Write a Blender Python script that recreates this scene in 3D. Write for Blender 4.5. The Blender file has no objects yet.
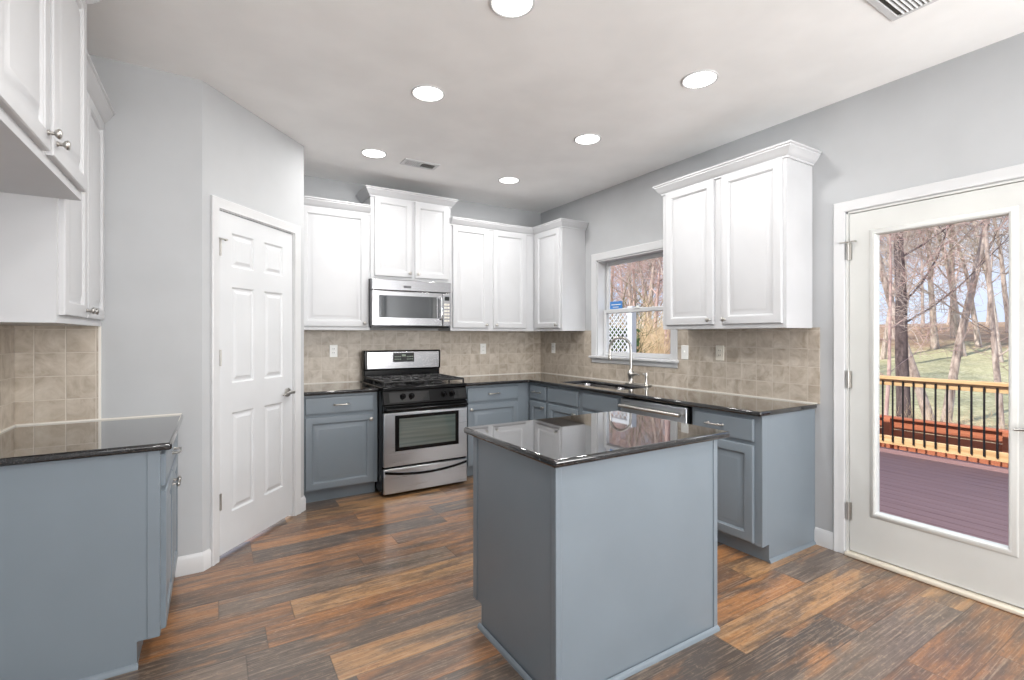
import bpy, bmesh, math, random
from mathutils import Vector, Matrix

# ------------------------------------------------------------------ camera, sky, sun, added fill lamps, exposure
scene = bpy.context.scene
COL = scene.collection
R = math.radians

cam_data = bpy.data.cameras.new('camera')
cam_data.sensor_width = 36.0
cam_data.lens = 485.0 / 1024.0 * 36.0
cam_data.shift_y = -4.4 / 1024.0
cam_data.clip_start = 0.05
cam_data.clip_end = 400
cam = bpy.data.objects.new('camera', cam_data)
COL.objects.link(cam)
cam.location = (0, 0, 1.326)
cam.rotation_euler = (R(90), 0, R(-31.5))
scene.camera = cam

scene.view_settings.view_transform = 'Standard'
scene.view_settings.look = 'None'
scene.view_settings.gamma = 1
scene.view_settings.use_curve_mapping = False
scene.view_settings.exposure = -0.12
scene.cycles.use_denoising = True
scene.cycles.max_bounces = 10
scene.cycles.diffuse_bounces = 6
scene.cycles.glossy_bounces = 4
scene.cycles.transparent_max_bounces = 16
scene.cycles.sample_clamp_indirect = 6
scene.cycles.caustics_reflective = False
scene.cycles.caustics_refractive = False

world = bpy.data.worlds.new('sky')
scene.world = world
world.use_nodes = True
wn, wl = world.node_tree.nodes, world.node_tree.links
wn.clear()
w_out = wn.new('ShaderNodeOutputWorld')
w_bg = wn.new('ShaderNodeBackground')
w_tc = wn.new('ShaderNodeTexCoord')
w_sep = wn.new('ShaderNodeSeparateXYZ')
w_ramp = wn.new('ShaderNodeValToRGB')
w_ramp.color_ramp.elements[0].position = 0.0
w_ramp.color_ramp.elements[0].color = (0.66, 0.76, 0.95, 1)
w_ramp.color_ramp.elements[1].position = 0.55
w_ramp.color_ramp.elements[1].color = (0.38, 0.55, 0.92, 1)
w_cl = wn.new('ShaderNodeTexNoise')
w_cl.inputs['Scale'].default_value = 3.0
w_cl.inputs['Detail'].default_value = 5
w_cr = wn.new('ShaderNodeValToRGB')
w_cr.color_ramp.elements[0].position = 0.45
w_cr.color_ramp.elements[1].position = 0.68
w_mix = wn.new('ShaderNodeMix')
w_mix.data_type = 'RGBA'
w_mix.inputs[7].default_value = (0.92, 0.94, 1.0, 1)
wl.new(w_tc.outputs['Generated'], w_sep.inputs[0])
wl.new(w_sep.outputs['Z'], w_ramp.inputs[0])
wl.new(w_tc.outputs['Generated'], w_cl.inputs['Vector'])
wl.new(w_cl.outputs['Fac'], w_cr.inputs[0])
wl.new(w_cr.outputs['Color'], w_mix.inputs[0])
wl.new(w_ramp.outputs['Color'], w_mix.inputs[6])
wl.new(w_mix.outputs[2], w_bg.inputs['Color'])
w_bg.inputs['Strength'].default_value = 1.35
wl.new(w_bg.outputs[0], w_out.inputs[0])


def add_light(name, kind, loc, rot, energy, color=(1, 1, 1), **kw):
    d = bpy.data.lights.new(name, kind)
    d.energy = energy
    d.color = color
    for k, v in kw.items():
        setattr(d, k, v)
    o = bpy.data.objects.new(name, d)
    o.location = loc
    o.rotation_euler = rot
    COL.objects.link(o)
    return o


# sun from behind the house: lights the yard, the house shades the near deck
SUN_DIR = Vector((-0.78, 0.16, 0.66)).normalized()      # towards the sun
add_light('sun', 'SUN', (0, 0, 20), SUN_DIR.to_track_quat('Z', 'Y').to_euler(), 6.0, (1.0, 0.93, 0.84), angle=0.01)
# unseen fill lamps added at the rear openings, tilted up to brighten the ceiling
add_light('rear_fill_lamp', 'AREA', (0.15, -2.30, 1.45), (R(124), 0, 0), 50, (1.0, 0.988, 0.97), shape='RECTANGLE', size=1.7, size_y=1.75)
add_light('rear_fill_lamp', 'AREA', (2.25, -2.30, 1.45), (R(124), 0, 0), 172, (1.0, 0.988, 0.97), shape='RECTANGLE', size=1.7, size_y=1.75)
# unseen fill lamp added outside the patio door to strengthen its skylight
add_light('patio_fill_lamp', 'AREA', (4.75, 0.25, 3.35), (Vector((4.75, 0.25, 3.35)) - Vector((2.75, 1.25, 0.7))).to_track_quat('Z', 'Y').to_euler(), 70, (1.0, 0.99, 0.97), shape='RECTANGLE', size=1.8, size_y=1.2)
CAN_WATTS = 11.5

XL, XR, YB, YS, YF, CE = -0.83, 3.27, 4.69, 3.245, -2.2, 2.765
CT = 0.892          # worktop height
CB = 0.862          # underside of worktop
UB = 1.374          # underside of wall cabinets

# ------------------------------------------------------------------ materials


def lin(c):
    return tuple(((v / 255) / 12.92 if v / 255 <= 0.04045 else ((v / 255 + 0.055) / 1.055) ** 2.4) for v in c) + (1.0,)


class M:
    """node helper around one material"""
    def __init__(s, name):
        s.m = bpy.data.materials.new(name)
        s.m.use_nodes = True
        s.n, s.l = s.m.node_tree.nodes, s.m.node_tree.links
        s.b = s.n['Principled BSDF']

    def new(s, t, **kw):
        x = s.n.new(t)
        for k, v in kw.items():
            setattr(x, k, v)
        return x

    def val(s, node, **kw):
        for k, v in kw.items():
            node.inputs[k].default_value = v
        return node

    def math(s, op, a, b=None, c=None):
        x = s.n.new('ShaderNodeMath')
        x.operation = op
        for i, v in enumerate((a, b, c)):
            if v is None:
                continue
            if isinstance(v, (int, float)):
                x.inputs[i].default_value = v
            else:
                s.l.new(v, x.inputs[i])
        return x.outputs[0]

    def ramp(s, fac, stops, interp='LINEAR'):
        x = s.n.new('ShaderNodeValToRGB')
        cr = x.color_ramp
        cr.interpolation = interp
        while len(cr.elements) < len(stops):
            cr.elements.new(0.5)
        for e, (p, c) in zip(cr.elements, stops):
            e.position = p
            e.color = c if len(c) == 4 else lin(c)
        s.l.new(fac, x.inputs[0])
        return x.outputs[0]

    def mix(s, fac, a, b, blend='MIX'):
        x = s.n.new('ShaderNodeMix')
        x.data_type = 'RGBA'
        x.blend_type = blend
        for i, v in ((0, fac), (6, a), (7, b)):
            if isinstance(v, (int, float, tuple)):
                x.inputs[i].default_value = v
            else:
                s.l.new(v, x.inputs[i])
        return x.outputs[2]

    def coord(s, scale=(1, 1, 1), loc=(0, 0, 0), kind='Object'):
        tc = s.n.new('ShaderNodeTexCoord')
        mp = s.n.new('ShaderNodeMapping')
        mp.inputs['Scale'].default_value = scale
        mp.inputs['Location'].default_value = loc
        s.l.new(tc.outputs[kind], mp.inputs['Vector'])
        return mp.outputs[0]

    def noise(s, vec, scale, detail=3, rough=0.5, dist=0.0):
        x = s.n.new('ShaderNodeTexNoise')
        x.inputs['Scale'].default_value = scale
        x.inputs['Detail'].default_value = detail
        x.inputs['Roughness'].default_value = rough
        x.inputs['Distortion'].default_value = dist
        s.l.new(vec, x.inputs['Vector'])
        return x.outputs['Fac']

    def bump(s, h, strength=0.2, dist=0.01):
        x = s.n.new('ShaderNodeBump')
        x.inputs['Strength'].default_value = strength
        x.inputs['Distance'].default_value = dist
        s.l.new(h, x.inputs['Height'])
        s.l.new(x.outputs[0], s.b.inputs['Normal'])

    def base(s, c):
        if isinstance(c, tuple):
            s.b.inputs['Base Color'].default_value = c
        else:
            s.l.new(c, s.b.inputs['Base Color'])

    def set(s, **kw):
        for k, v in kw.items():
            s.b.inputs[k.replace('_', ' ')].default_value = v
        return s


def paint(name, c, rough=0.5, bump=0.0, scale=60, var=0.03):
    m = M(name)
    v = m.coord()
    n = m.noise(v, 3.0, 3)
    lo = tuple(max(0, x * (1 - var)) for x in lin(c)[:3]) + (1,)
    hi = tuple(min(1, x * (1 + var)) for x in lin(c)[:3]) + (1,)
    m.base(m.ramp(n, [(0.35, lo), (0.65, hi)]))
    m.set(Roughness=rough)
    if bump:
        m.bump(m.noise(v, scale, 2), bump, 0.004)
    return m.m


def metal(name, c, rough=0.3, brushed=None):
    m = M(name)
    m.base(lin(c))
    m.set(Metallic=1.0, Roughness=rough)
    if brushed:
        n = m.noise(m.coord(brushed), 1.0, 4)
        m.l.new(m.math('MULTIPLY_ADD', n, 0.22, rough - 0.1), m.b.inputs['Roughness'])
    return m.m


MAT = {}
MAT['wall'] = paint('wall paint grey', (180, 182, 184), 0.75, 0.06, 140)
MAT['ceiling'] = paint('ceiling paint white', (246, 246, 245), 0.85, 0.05, 120)
MAT['white'] = paint('cabinet paint white', (194, 195, 197), 0.38, 0.0)
MAT['trim'] = paint('trim paint white', (207, 208, 209), 0.35)
MAT['door'] = paint('door paint white', (205, 207, 209), 0.4)
MAT['patiodoor'] = paint('patio door paint white', (204, 205, 202), 0.4)
MAT['grey'] = paint('cabinet paint slate grey', (118, 128, 136), 0.36)
MAT['plastic'] = paint('white plastic', (238, 238, 234), 0.35)
MAT['almond'] = paint('almond plastic', (222, 217, 204), 0.35)
MAT['slot'] = paint('dark slot', (40, 40, 40), 0.6)
MAT['black'] = paint('black enamel', (7, 7, 8), 0.2)
MAT['iron'] = paint('cast iron', (24, 24, 25), 0.38, 0.1, 300)
MAT['blackgloss'] = paint('black glass', (10, 11, 12), 0.06)
MAT['black'].node_tree.nodes['Principled BSDF'].inputs['Specular IOR Level'].default_value = 0.22
MAT['nickel'] = metal('satin nickel', (190, 187, 182), 0.28)
MAT['chrome'] = metal('chrome', (215, 216, 218), 0.12)
MAT['steel'] = metal('stainless steel', (188, 192, 196), 0.30, (2, 2, 180))
MAT['steelv'] = metal('stainless steel brushed wide', (160, 160, 162), 0.24)
MAT['darksteel'] = metal('dark painted steel', (92, 92, 94), 0.45)
MAT['blackrail'] = paint('black powder coat', (26, 24, 25), 0.4)
MAT['rubber'] = paint('grey weatherstrip', (70, 68, 64), 0.7)
MAT['threshold'] = paint('cream threshold', (214, 206, 190), 0.45)
MAT['blue'] = paint('blue sticker film', (62, 128, 196), 0.4)
MAT['exterior'] = paint('house siding', (205, 205, 200), 0.7)
MAT['caulk'] = paint('white caulk', (228, 224, 216), 0.6)
MAT['display'] = paint('display panel', (18, 22, 20), 0.15)
MAT['digits'] = paint('display print', (120, 134, 118), 0.4)
MAT['lattice'] = paint('white vinyl', (205, 208, 211), 0.45)


def make_granite():
    m = M('black granite')
    v = m.coord()
    vo = m.new('ShaderNodeTexVoronoi')
    vo.inputs['Scale'].default_value = 420
    m.l.new(v, vo.inputs['Vector'])
    n = m.noise(v, 90, 4, 0.7)
    f = m.ramp(vo.outputs['Color'], [(0.0, (9, 9, 10)), (0.62, (22, 22, 24)), (0.80, (56, 56, 58)), (0.97, (112, 110, 106))])
    m.base(m.mix(m.math('MULTIPLY', n, 0.5), f, lin((14, 14, 15))))
    m.set(Roughness=0.3)
    m.b.inputs['Specular IOR Level'].default_value = 0.0
    gl, mx, fr = m.new('ShaderNodeBsdfGlossy'), m.new('ShaderNodeMixShader'), m.new('ShaderNodeFresnel')
    gl.inputs['Roughness'].default_value = 0.03
    fr.inputs['IOR'].default_value = 1.55
    m.l.new(m.math('MINIMUM', m.math('MULTIPLY', fr.outputs[0], 1.8), 1.0), mx.inputs[0])
    m.l.new(m.b.outputs[0], mx.inputs[1])
    m.l.new(gl.outputs[0], mx.inputs[2])
    m.l.new(mx.outputs[0], m.n['Material Output'].inputs[0])
    return m.m


MAT['granite'] = make_granite()


def make_tile():
    """square tumbled stone tiles; u runs along the wall (x+y), v is height"""
    m = M('beige stone tile')
    T = 0.1165
    tc = m.new('ShaderNodeTexCoord')
    sp = m.new('ShaderNodeSeparateXYZ')
    m.l.new(tc.outputs['Object'], sp.inputs[0])
    geo = m.new('ShaderNodeNewGeometry')
    u = m.math('DIVIDE', m.math('ADD', m.math('ADD', sp.outputs['X'], sp.outputs['Y']), 20.0), T)
    z = m.math('DIVIDE', m.math('ADD', sp.outputs['Z'], T * 20 - CT), T)
    iu, iz = m.math('FLOOR', u), m.math('FLOOR', z)
    fu, fz = m.math('FRACT', u), m.math('FRACT', z)
    du = m.math('MINIMUM', fu, m.math('SUBTRACT', 1.0, fu))
    dz = m.math('MINIMUM', fz, m.math('SUBTRACT', 1.0, fz))
    d = m.math('MINIMUM', du, dz)
    wob = m.noise(tc.outputs['Object'], 45, 3)
    d2 = m.math('ADD', d, m.math('MULTIPLY', m.math('SUBTRACT', wob, 0.5), 0.02))
    grout = m.ramp(d2, [(0.012, (1, 1, 1, 1)), (0.026, (0, 0, 0, 1))])
    cmb = m.new('ShaderNodeCombineXYZ')
    m.l.new(iu, cmb.inputs[0])
    m.l.new(iz, cmb.inputs[1])
    wn_ = m.new('ShaderNodeTexWhiteNoise')
    wn_.noise_dimensions = '2D'
    m.l.new(cmb.outputs[0], wn_.inputs['Vector'])
    off = m.new('ShaderNodeVectorMath')
    off.operation = 'MULTIPLY_ADD'
    m.l.new(wn_.outputs['Color'], off.inputs[0])
    off.inputs[1].default_value = (7, 7, 7)
    m.l.new(tc.outputs['Object'], off.inputs[2])
    big = m.noise(off.outputs[0], 9, 5, 0.62, 0.8)
    fine = m.noise(off.outputs[0], 60, 4, 0.7)
    c = m.ramp(big, [(0.30, (158, 146, 131)), (0.48, (190, 179, 165)), (0.66, (211, 202, 190))])
    c = m.mix(m.math('MULTIPLY', fine, 0.35), c, lin((156, 143, 127)))
    c = m.mix(m.math('MULTIPLY', wn_.outputs['Value'], 0.28), c, lin((172, 160, 143)))
    m.base(m.mix(grout, c, lin((196, 187, 175))))
    m.set(Roughness=0.42)
    h = m.math('SUBTRACT', m.math('MULTIPLY', big, 0.4), m.math('MULTIPLY', grout, 0.6))
    m.bump(h, 0.35, 0.004)
    return m.m


MAT['tile'] = make_tile()


def make_floor():
    m = M('reclaimed wood plank floor')
    PW, PL = 0.18, 1.22
    tc = m.new('ShaderNodeTexCoord')
    sp = m.new('ShaderNodeSeparateXYZ')
    m.l.new(tc.outputs['Object'], sp.inputs[0])
    X, Y = sp.outputs['X'], sp.outputs['Y']
    row = m.math('FLOOR', m.math('DIVIDE', m.math('ADD', Y, 20.03), PW))
    fy = m.math('FRACT', m.math('DIVIDE', m.math('ADD', Y, 20.03), PW))
    wr = m.new('ShaderNodeTexWhiteNoise')
    wr.noise_dimensions = '1D'
    m.l.new(row, wr.inputs['W'])
    xs = m.math('DIVIDE', m.math('ADD', m.math('ADD', X, 30.0), m.math('MULTIPLY', wr.outputs['Value'], PL)), PL)
    colid, fx = m.math('FLOOR', xs), m.math('FRACT', xs)
    cmb = m.new('ShaderNodeCombineXYZ')
    m.l.new(row, cmb.inputs[0])
    m.l.new(colid, cmb.inputs[1])
    wp = m.new('ShaderNodeTexWhiteNoise')
    wp.noise_dimensions = '2D'
    m.l.new(cmb.outputs[0], wp.inputs['Vector'])
    pid = wp.outputs['Value']
    # grain space: shifted per plank, stretched along the board
    off = m.new('ShaderNodeVectorMath')
    off.operation = 'MULTIPLY_ADD'
    m.l.new(wp.outputs['Color'], off.inputs[0])
    off.inputs[1].default_value = (13, 13, 13)
    m.l.new(tc.outputs['Object'], off.inputs[2])
    st = m.new('ShaderNodeMapping')
    st.inputs['Scale'].default_value = (0.9, 20, 1)
    m.l.new(off.outputs[0], st.inputs['Vector'])
    st2 = m.new('ShaderNodeMapping')
    st2.inputs['Scale'].default_value = (3.0, 95, 1)
    m.l.new(off.outputs[0], st2.inputs['Vector'])
    st3 = m.new('ShaderNodeMapping')
    st3.inputs['Scale'].default_value = (1.1, 5.5, 1)
    m.l.new(off.outputs[0], st3.inputs['Vector'])
    g1 = m.noise(st.outputs[0], 1.6, 6, 0.62, 0.15)
    g2 = m.noise(st2.outputs[0], 1.5, 4, 0.65, 0.1)
    patch = m.noise(st3.outputs[0], 2.2, 5, 0.6, 0.25)
    c = m.ramp(pid, [(0.0, (82, 71, 63)), (0.18, (142, 97, 60)), (0.36, (114, 99, 86)), (0.52, (158, 109, 66)),
                     (0.66, (94, 82, 73)), (0.80, (166, 126, 85)), (0.90, (120, 84, 56))], 'CONSTANT')
    c = m.mix(m.ramp(patch, [(0.46, (0, 0, 0, 1)), (0.62, (0.85, 0.85, 0.85, 1))]), c, lin((82, 69, 60)))
    c = m.mix(m.ramp(patch, [(0.30, (0.8, 0.8, 0.8, 1)), (0.45, (0, 0, 0, 1))]), c, lin((164, 112, 66)))
    c = m.mix(m.ramp(g1, [(0.34, (0.6, 0.6, 0.6, 1)), (0.54, (0, 0, 0, 1))]), c, lin((76, 61, 50)))
    c = m.mix(m.ramp(g2, [(0.52, (0, 0, 0, 1)), (0.74, (0.5, 0.5, 0.5, 1))]), c, lin((196, 172, 146)))
    c = m.mix(m.ramp(g2, [(0.28, (0.5, 0.5, 0.5, 1)), (0.44, (0, 0, 0, 1))]), c, lin((78, 66, 58)))
    st4 = m.new('ShaderNodeMapping')
    st4.inputs['Scale'].default_value = (1, 2.6, 1)
    m.l.new(off.outputs[0], st4.inputs['Vector'])
    wear = m.noise(st4.outputs[0], 26, 7, 0.78, 0.1)
    c = m.mix(m.ramp(wear, [(0.53, (0, 0, 0, 1)), (0.66, (0.55, 0.55, 0.55, 1))]), c, lin((66, 55, 48)))
    c = m.mix(m.ramp(wear, [(0.30, (0.45, 0.45, 0.45, 1)), (0.44, (0, 0, 0, 1))]), c, lin((196, 168, 136)))
    dy = m.math('MULTIPLY', m.math('MINIMUM', fy, m.math('SUBTRACT', 1.0, fy)), PW)
    dx = m.math('MULTIPLY', m.math('MINIMUM', fx, m.math('SUBTRACT', 1.0, fx)), PL)
    d = m.math('MINIMUM', dx, dy)
    gap = m.ramp(d, [(0.0012, (1, 1, 1, 1)), (0.0026, (0, 0, 0, 1))])
    m.base(m.mix(m.math('MULTIPLY', gap, 0.55), c, lin((40, 32, 28))))
    m.l.new(m.math('MULTIPLY_ADD', g1, 0.14, 0.26), m.b.inputs['Roughness'])
    m.b.inputs['IOR'].default_value = 1.6
    m.b.inputs['Coat Weight'].default_value = 0.35
    m.b.inputs['Coat IOR'].default_value = 1.9
    m.b.inputs['Coat Roughness'].default_value = 0.24
    m.bump(m.math('SUBTRACT', m.math('MULTIPLY', g2, 0.35), gap), 0.22, 0.003)
    return m.m


MAT['floor'] = make_floor()


def make_glass(name, tint=(1, 1, 1, 1), amount=1.0):
    m = M(name)
    m.n.remove(m.b)
    out = m.n['Material Output']
    tr, gl, mx, fr = m.new('ShaderNodeBsdfTransparent'), m.new('ShaderNodeBsdfGlossy'), m.new('ShaderNodeMixShader'), m.new('ShaderNodeFresnel')
    tr.inputs['Color'].default_value = tint
    gl.inputs['Roughness'].default_value = 0.0
    fr.inputs['IOR'].default_value = 1.25
    ge = m.new('ShaderNodeNewGeometry')
    m.l.new(m.math('MULTIPLY', fr.outputs[0], m.math('SUBTRACT', 1.0, ge.outputs['Backfacing'])), mx.inputs[0])
    m.l.new(tr.outputs[0], mx.inputs[1])
    m.l.new(gl.outputs[0], mx.inputs[2])
    m.l.new(mx.outputs[0], out.inputs[0])
    return m.m


MAT['glass'] = make_glass('clear window glass', (0.97, 0.98, 0.98, 1))


def make_oven_glass(name, a, b):
    m = M(name)
    v = m.coord((1, 1, 60))
    n = m.noise(v, 1.0, 2)
    m.base(m.ramp(n, [(0.3, a), (0.7, b)]))
    m.set(Roughness=0.05)
    m.b.inputs['IOR'].default_value = 1.9
    return m.m


MAT['ovenglass'] = make_oven_glass('oven glass painted reflection', (66, 78, 74), (84, 96, 92))  # lightened greenish grey base paints in the reflection on the oven window
MAT['darkglass'] = make_oven_glass('dark microwave glass', (34, 38, 41), (46, 50, 54))


def make_emit(name, col, s):
    m = M(name)
    m.b.inputs['Base Color'].default_value = col
    m.b.inputs['Emission Color'].default_value = col
    m.b.inputs['Emission Strength'].default_value = s
    return m.m


MAT['lamp'] = make_emit('lit lamp lens', (1, 0.98, 0.95, 1), 4.0)


def wood(name, a, b, dark, stretch, rough=0.6):
    m = M(name)
    n = m.noise(m.coord(stretch), 1.0, 5, 0.6, 0.6)
    n2 = m.noise(m.coord(), 1.7, 3)
    c = m.ramp(n, [(0.28, dark), (0.45, a), (0.7, b)])
    m.base(m.mix(m.math('MULTIPLY', n2, 0.25), c, lin(a)))
    m.set(Roughness=rough)
    m.bump(n, 0.15, 0.004)
    return m.m


MAT['railwood'] = wood('fresh pine rail', (206, 170, 122), (226, 194, 150), (184, 144, 98), (30, 1.5, 30))
MAT['deckwood'] = wood('plum composite decking', (150, 116, 114), (166, 131, 127), (132, 98, 99), (40, 1.0, 40), 0.55)
MAT['redwood'] = wood('red stained boards', (176, 104, 74), (194, 122, 90), (146, 80, 56), (20, 1.2, 20))


def bark(name, a, b, dark):
    m = M(name)
    n = m.noise(m.coord((6, 6, 1.4)), 2.0, 5, 0.65, 0.5)
    m.base(m.ramp(n, [(0.3, dark), (0.5, a), (0.72, b)]))
    m.set(Roughness=0.9)
    m.bump(n, 0.5, 0.03)
    return m.m


MAT['barkpale'] = bark('pale grey bark', (190, 174, 164), (226, 214, 204), (124, 108, 100))
MAT['barkdark'] = bark('dark bark', (104, 92, 92), (136, 122, 120), (72, 62, 62))
MAT['barkpink'] = bark('rosy brown twigs', (204, 174, 168), (226, 200, 192), (158, 128, 122))
MAT['barkfar'] = bark('far brown bark', (178, 164, 154), (212, 198, 186), (132, 118, 110))
MAT['drygrass'] = bark('dry golden stalks', (224, 202, 166), (238, 222, 192), (184, 156, 118))
MAT['evergreen'] = bark('evergreen leaves', (74, 96, 52), (112, 132, 72), (44, 62, 34))


def make_ground():
    m = M('yard ground')
    tc = m.new('ShaderNodeTexCoord')
    sp = m.new('ShaderNodeSeparateXYZ')
    m.l.new(tc.outputs['Object'], sp.inputs[0])
    big = m.noise(tc.outputs['Object'], 0.22, 5, 0.6)
    med = m.noise(tc.outputs['Object'], 1.6, 6, 0.7)
    fine = m.noise(tc.outputs['Object'], 9.0, 4, 0.75)
    # leaf litter near the deck, lawn further out, litter again on the wooded rise
    dist = m.math('ADD', sp.outputs['X'], m.math('MULTIPLY', m.math('SUBTRACT', big, 0.5), 14.0))
    lawn = m.ramp(m.math('DIVIDE', dist, 60.0), [(0.20, (0, 0, 0, 1)), (0.27, (1, 1, 1, 1)), (0.50, (1, 1, 1, 1)), (0.57, (0, 0, 0, 1))])
    litter = m.ramp(med, [(0.3, (136, 104, 82)), (0.5, (178, 146, 118)), (0.7, (202, 176, 148))])
    grass = m.ramp(med, [(0.3, (172, 168, 128)), (0.52, (194, 190, 150)), (0.72, (214, 206, 172))])
    c = m.mix(lawn, litter, grass)
    c = m.mix(m.ramp(fine, [(0.35, (0.6, 0.6, 0.6, 1)), (0.55, (0, 0, 0, 1))]), c, lin((108, 92, 70)))
    m.base(c)
    m.set(Roughness=0.95)
    m.bump(fine, 0.6, 0.05)
    return m.m


MAT['ground'] = make_ground()

# ------------------------------------------------------------------ mesh helpers


class B:
    """collects shapes into one bmesh, then links them as ONE object"""
    def __init__(s):
        s.b = bmesh.new()

    def box(s, x0, y0, z0, x1, y1, z1, f=None):
        co = [(x, y, z) for z in (z0, z1) for y in (y0, y1) for x in (x0, x1)]
        v = [s.b.verts.new(f(*c) if f else c) for c in co]
        for q in ((0, 2, 3, 1), (4, 5, 7, 6), (0, 1, 5, 4), (1, 3, 7, 5), (3, 2, 6, 7), (2, 0, 4, 6)):
            s.b.faces.new([v[i] for i in q])
        return s

    def tube(s, pts, rad, seg=10, caps=True):
        """rad: number or list; parallel-transported rings"""
        pts = [Vector(p) for p in pts]
        n = len(pts)
        rads = rad if isinstance(rad, (list, tuple)) else [rad] * n
        t0 = (pts[1] - pts[0]).normalized()
        up = Vector((0, 0, 1)) if abs(t0.z) < 0.9 else Vector((1, 0, 0))
        a = t0.cross(up).normalized()
        rings = []
        for i, p in enumerate(pts):
            t = (pts[min(i + 1, n - 1)] - pts[max(i - 1, 0)])
            if t.length < 1e-9:
                t = t0
            t.normalize()
            a = (a - t * a.dot(t))
            a = a.normalized() if a.length > 1e-6 else t.orthogonal().normalized()
            b = t.cross(a)
            rings.append([s.b.verts.new(p + (a * math.cos(2 * math.pi * k / seg) + b * math.sin(2 * math.pi * k / seg)) * rads[i]) for k in range(seg)])
        for r0, r1 in zip(rings, rings[1:]):
            for k in range(seg):
                s.b.faces.new((r0[k], r0[(k + 1) % seg], r1[(k + 1) % seg], r1[k]))
        if caps:
            s.b.faces.new(rings[0][::-1])
            s.b.faces.new(rings[-1])
        return s

    def lathe(s, o, axis, prof, seg=20):
        """prof: (distance along axis, radius)"""
        o, ax = Vector(o), Vector(axis).normalized()
        return s.tube_raw([o + ax * d for d, _ in prof], [max(r, 1e-4) for _, r in prof], ax, seg)

    def tube_raw(s, pts, rads, ax, seg):
        a = ax.orthogonal().normalized()
        b = ax.cross(a)
        rings = [[s.b.verts.new(p + (a * math.cos(2 * math.pi * k / seg) + b * math.sin(2 * math.pi * k / seg)) * r) for k in range(seg)] for p, r in zip(pts, rads)]
        for r0, r1 in zip(rings, rings[1:]):
            for k in range(seg):
                s.b.faces.new((r0[k], r0[(k + 1) % seg], r1[(k + 1) % seg], r1[k]))
        s.b.faces.new(rings[0][::-1])
        s.b.faces.new(rings[-1])
        return s

    def rings(s, loops, close=True, back=True):
        """loops of equal length joined one to the next; last one capped"""
        vs = [[s.b.verts.new(p) for p in lp] for lp in loops]
        for a, b in zip(vs, vs[1:]):
            n = len(a)
            for k in range(n):
                s.b.faces.new((a[k], a[(k + 1) % n], b[(k + 1) % n], b[k]))
        if close:
            s.b.faces.new(vs[-1])
            if back:
                s.b.faces.new(vs[0][::-1])
        return s

    def panel(s, x0, x1, z0, z1, prof, f=None, y=0.0, back=True):
        """door leaf / raised panel facing -y: prof = (inset, how far out)"""
        lp = []
        for i, o in prof:
            q = [(x0 + i, y - o, z0 + i), (x1 - i, y - o, z0 + i), (x1 - i, y - o, z1 - i), (x0 + i, y - o, z1 - i)]
            lp.append([f(*c) if f else c for c in q])
        return s.rings(lp, True, back)

    def sweep(s, path, prof, f, closed=False):
        """path: 2D points; prof: (offset to the right of travel, third coordinate) closed outline"""
        n = len(path)
        P = [Vector(p) for p in path]
        ring = []
        for i in range(n):
            ns = []
            for a, b in ((i - 1, i), (i, i + 1)):
                if closed:
                    a, b = a % n, b % n
                if 0 <= a < n and 0 <= b < n and a != b:
                    d = (P[b] - P[a]).normalized()
                    ns.append(Vector((d.y, -d.x)))
            m = ns[0] if len(ns) == 1 else (ns[0] + ns[1]) / (1 + ns[0].dot(ns[1]))
            ring.append([s.b.verts.new(f(P[i].x + m.x * o, P[i].y + m.y * o, t)) for o, t in prof])
        k = len(prof)
        for i in range(n if closed else n - 1):
            r0, r1 = ring[i], ring[(i + 1) % n]
            for j in range(k):
                s.b.faces.new((r0[j], r0[(j + 1) % k], r1[(j + 1) % k], r1[j]))
        if not closed:
            s.b.faces.new(ring[0][::-1])
            s.b.faces.new(ring[-1])
        return s

    def slab(s, xs, ys, fill, z0, z1):
        """plate made of grid cells, merged, so only its outline has edges"""
        vt, vb = {}, {}

        def v(d, i, j, z):
            if (i, j) not in d:
                d[(i, j)] = s.b.verts.new((xs[i], ys[j], z))
            return d[(i, j)]
        nx, ny = len(xs) - 1, len(ys) - 1
        F = lambda i, j: 0 <= i < nx and 0 <= j < ny and fill(i, j)
        for i in range(nx):
            for j in range(ny):
                if not F(i, j):
                    continue
                s.b.faces.new((v(vt, i, j, z1), v(vt, i + 1, j, z1), v(vt, i + 1, j + 1, z1), v(vt, i, j + 1, z1)))
                s.b.faces.new((v(vb, i, j, z0), v(vb, i, j + 1, z0), v(vb, i + 1, j + 1, z0), v(vb, i + 1, j, z0)))
                for (di, dj, p, q) in ((-1, 0, (i, j + 1), (i, j)), (1, 0, (i + 1, j), (i + 1, j + 1)), (0, -1, (i, j), (i + 1, j)), (0, 1, (i + 1, j + 1), (i, j + 1))):
                    if not F(i + di, j + dj):
                        s.b.faces.new((v(vb, *p, z0), v(vb, *q, z0), v(vt, *q, z1), v(vt, *p, z1)))
        return s

    def ball(s, c, r, sx=1, sy=1, sz=1, u=14, v=9):
        bmesh.ops.create_uvsphere(s.b, u_segments=u, v_segments=v, radius=r, matrix=Matrix.Translation(c) @ Matrix.Diagonal((sx, sy, sz, 1)))
        return s

    def done(s, name, mat, parent=None, bevel=0.0, seg=2, smooth=35, recalc=True):
        if recalc:
            bmesh.ops.recalc_face_normals(s.b, faces=s.b.faces)
        me = bpy.data.meshes.new(name)
        s.b.to_mesh(me)
        s.b.free()
        me.materials.append(MAT[mat] if isinstance(mat, str) else mat)
        if smooth:
            for p in me.polygons:
                p.use_smooth = True
            me.set_sharp_from_angle(angle=R(smooth))
        o = bpy.data.objects.new(name, me)
        COL.objects.link(o)
        if parent:
            o.parent = parent
        if bevel:
            md = o.modifiers.new('bevel', 'BEVEL')
            md.width = bevel
            md.segments = seg
            md.limit_method = 'ANGLE'
            md.angle_limit = R(40)
            md.harden_normals = False
        return o


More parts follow.
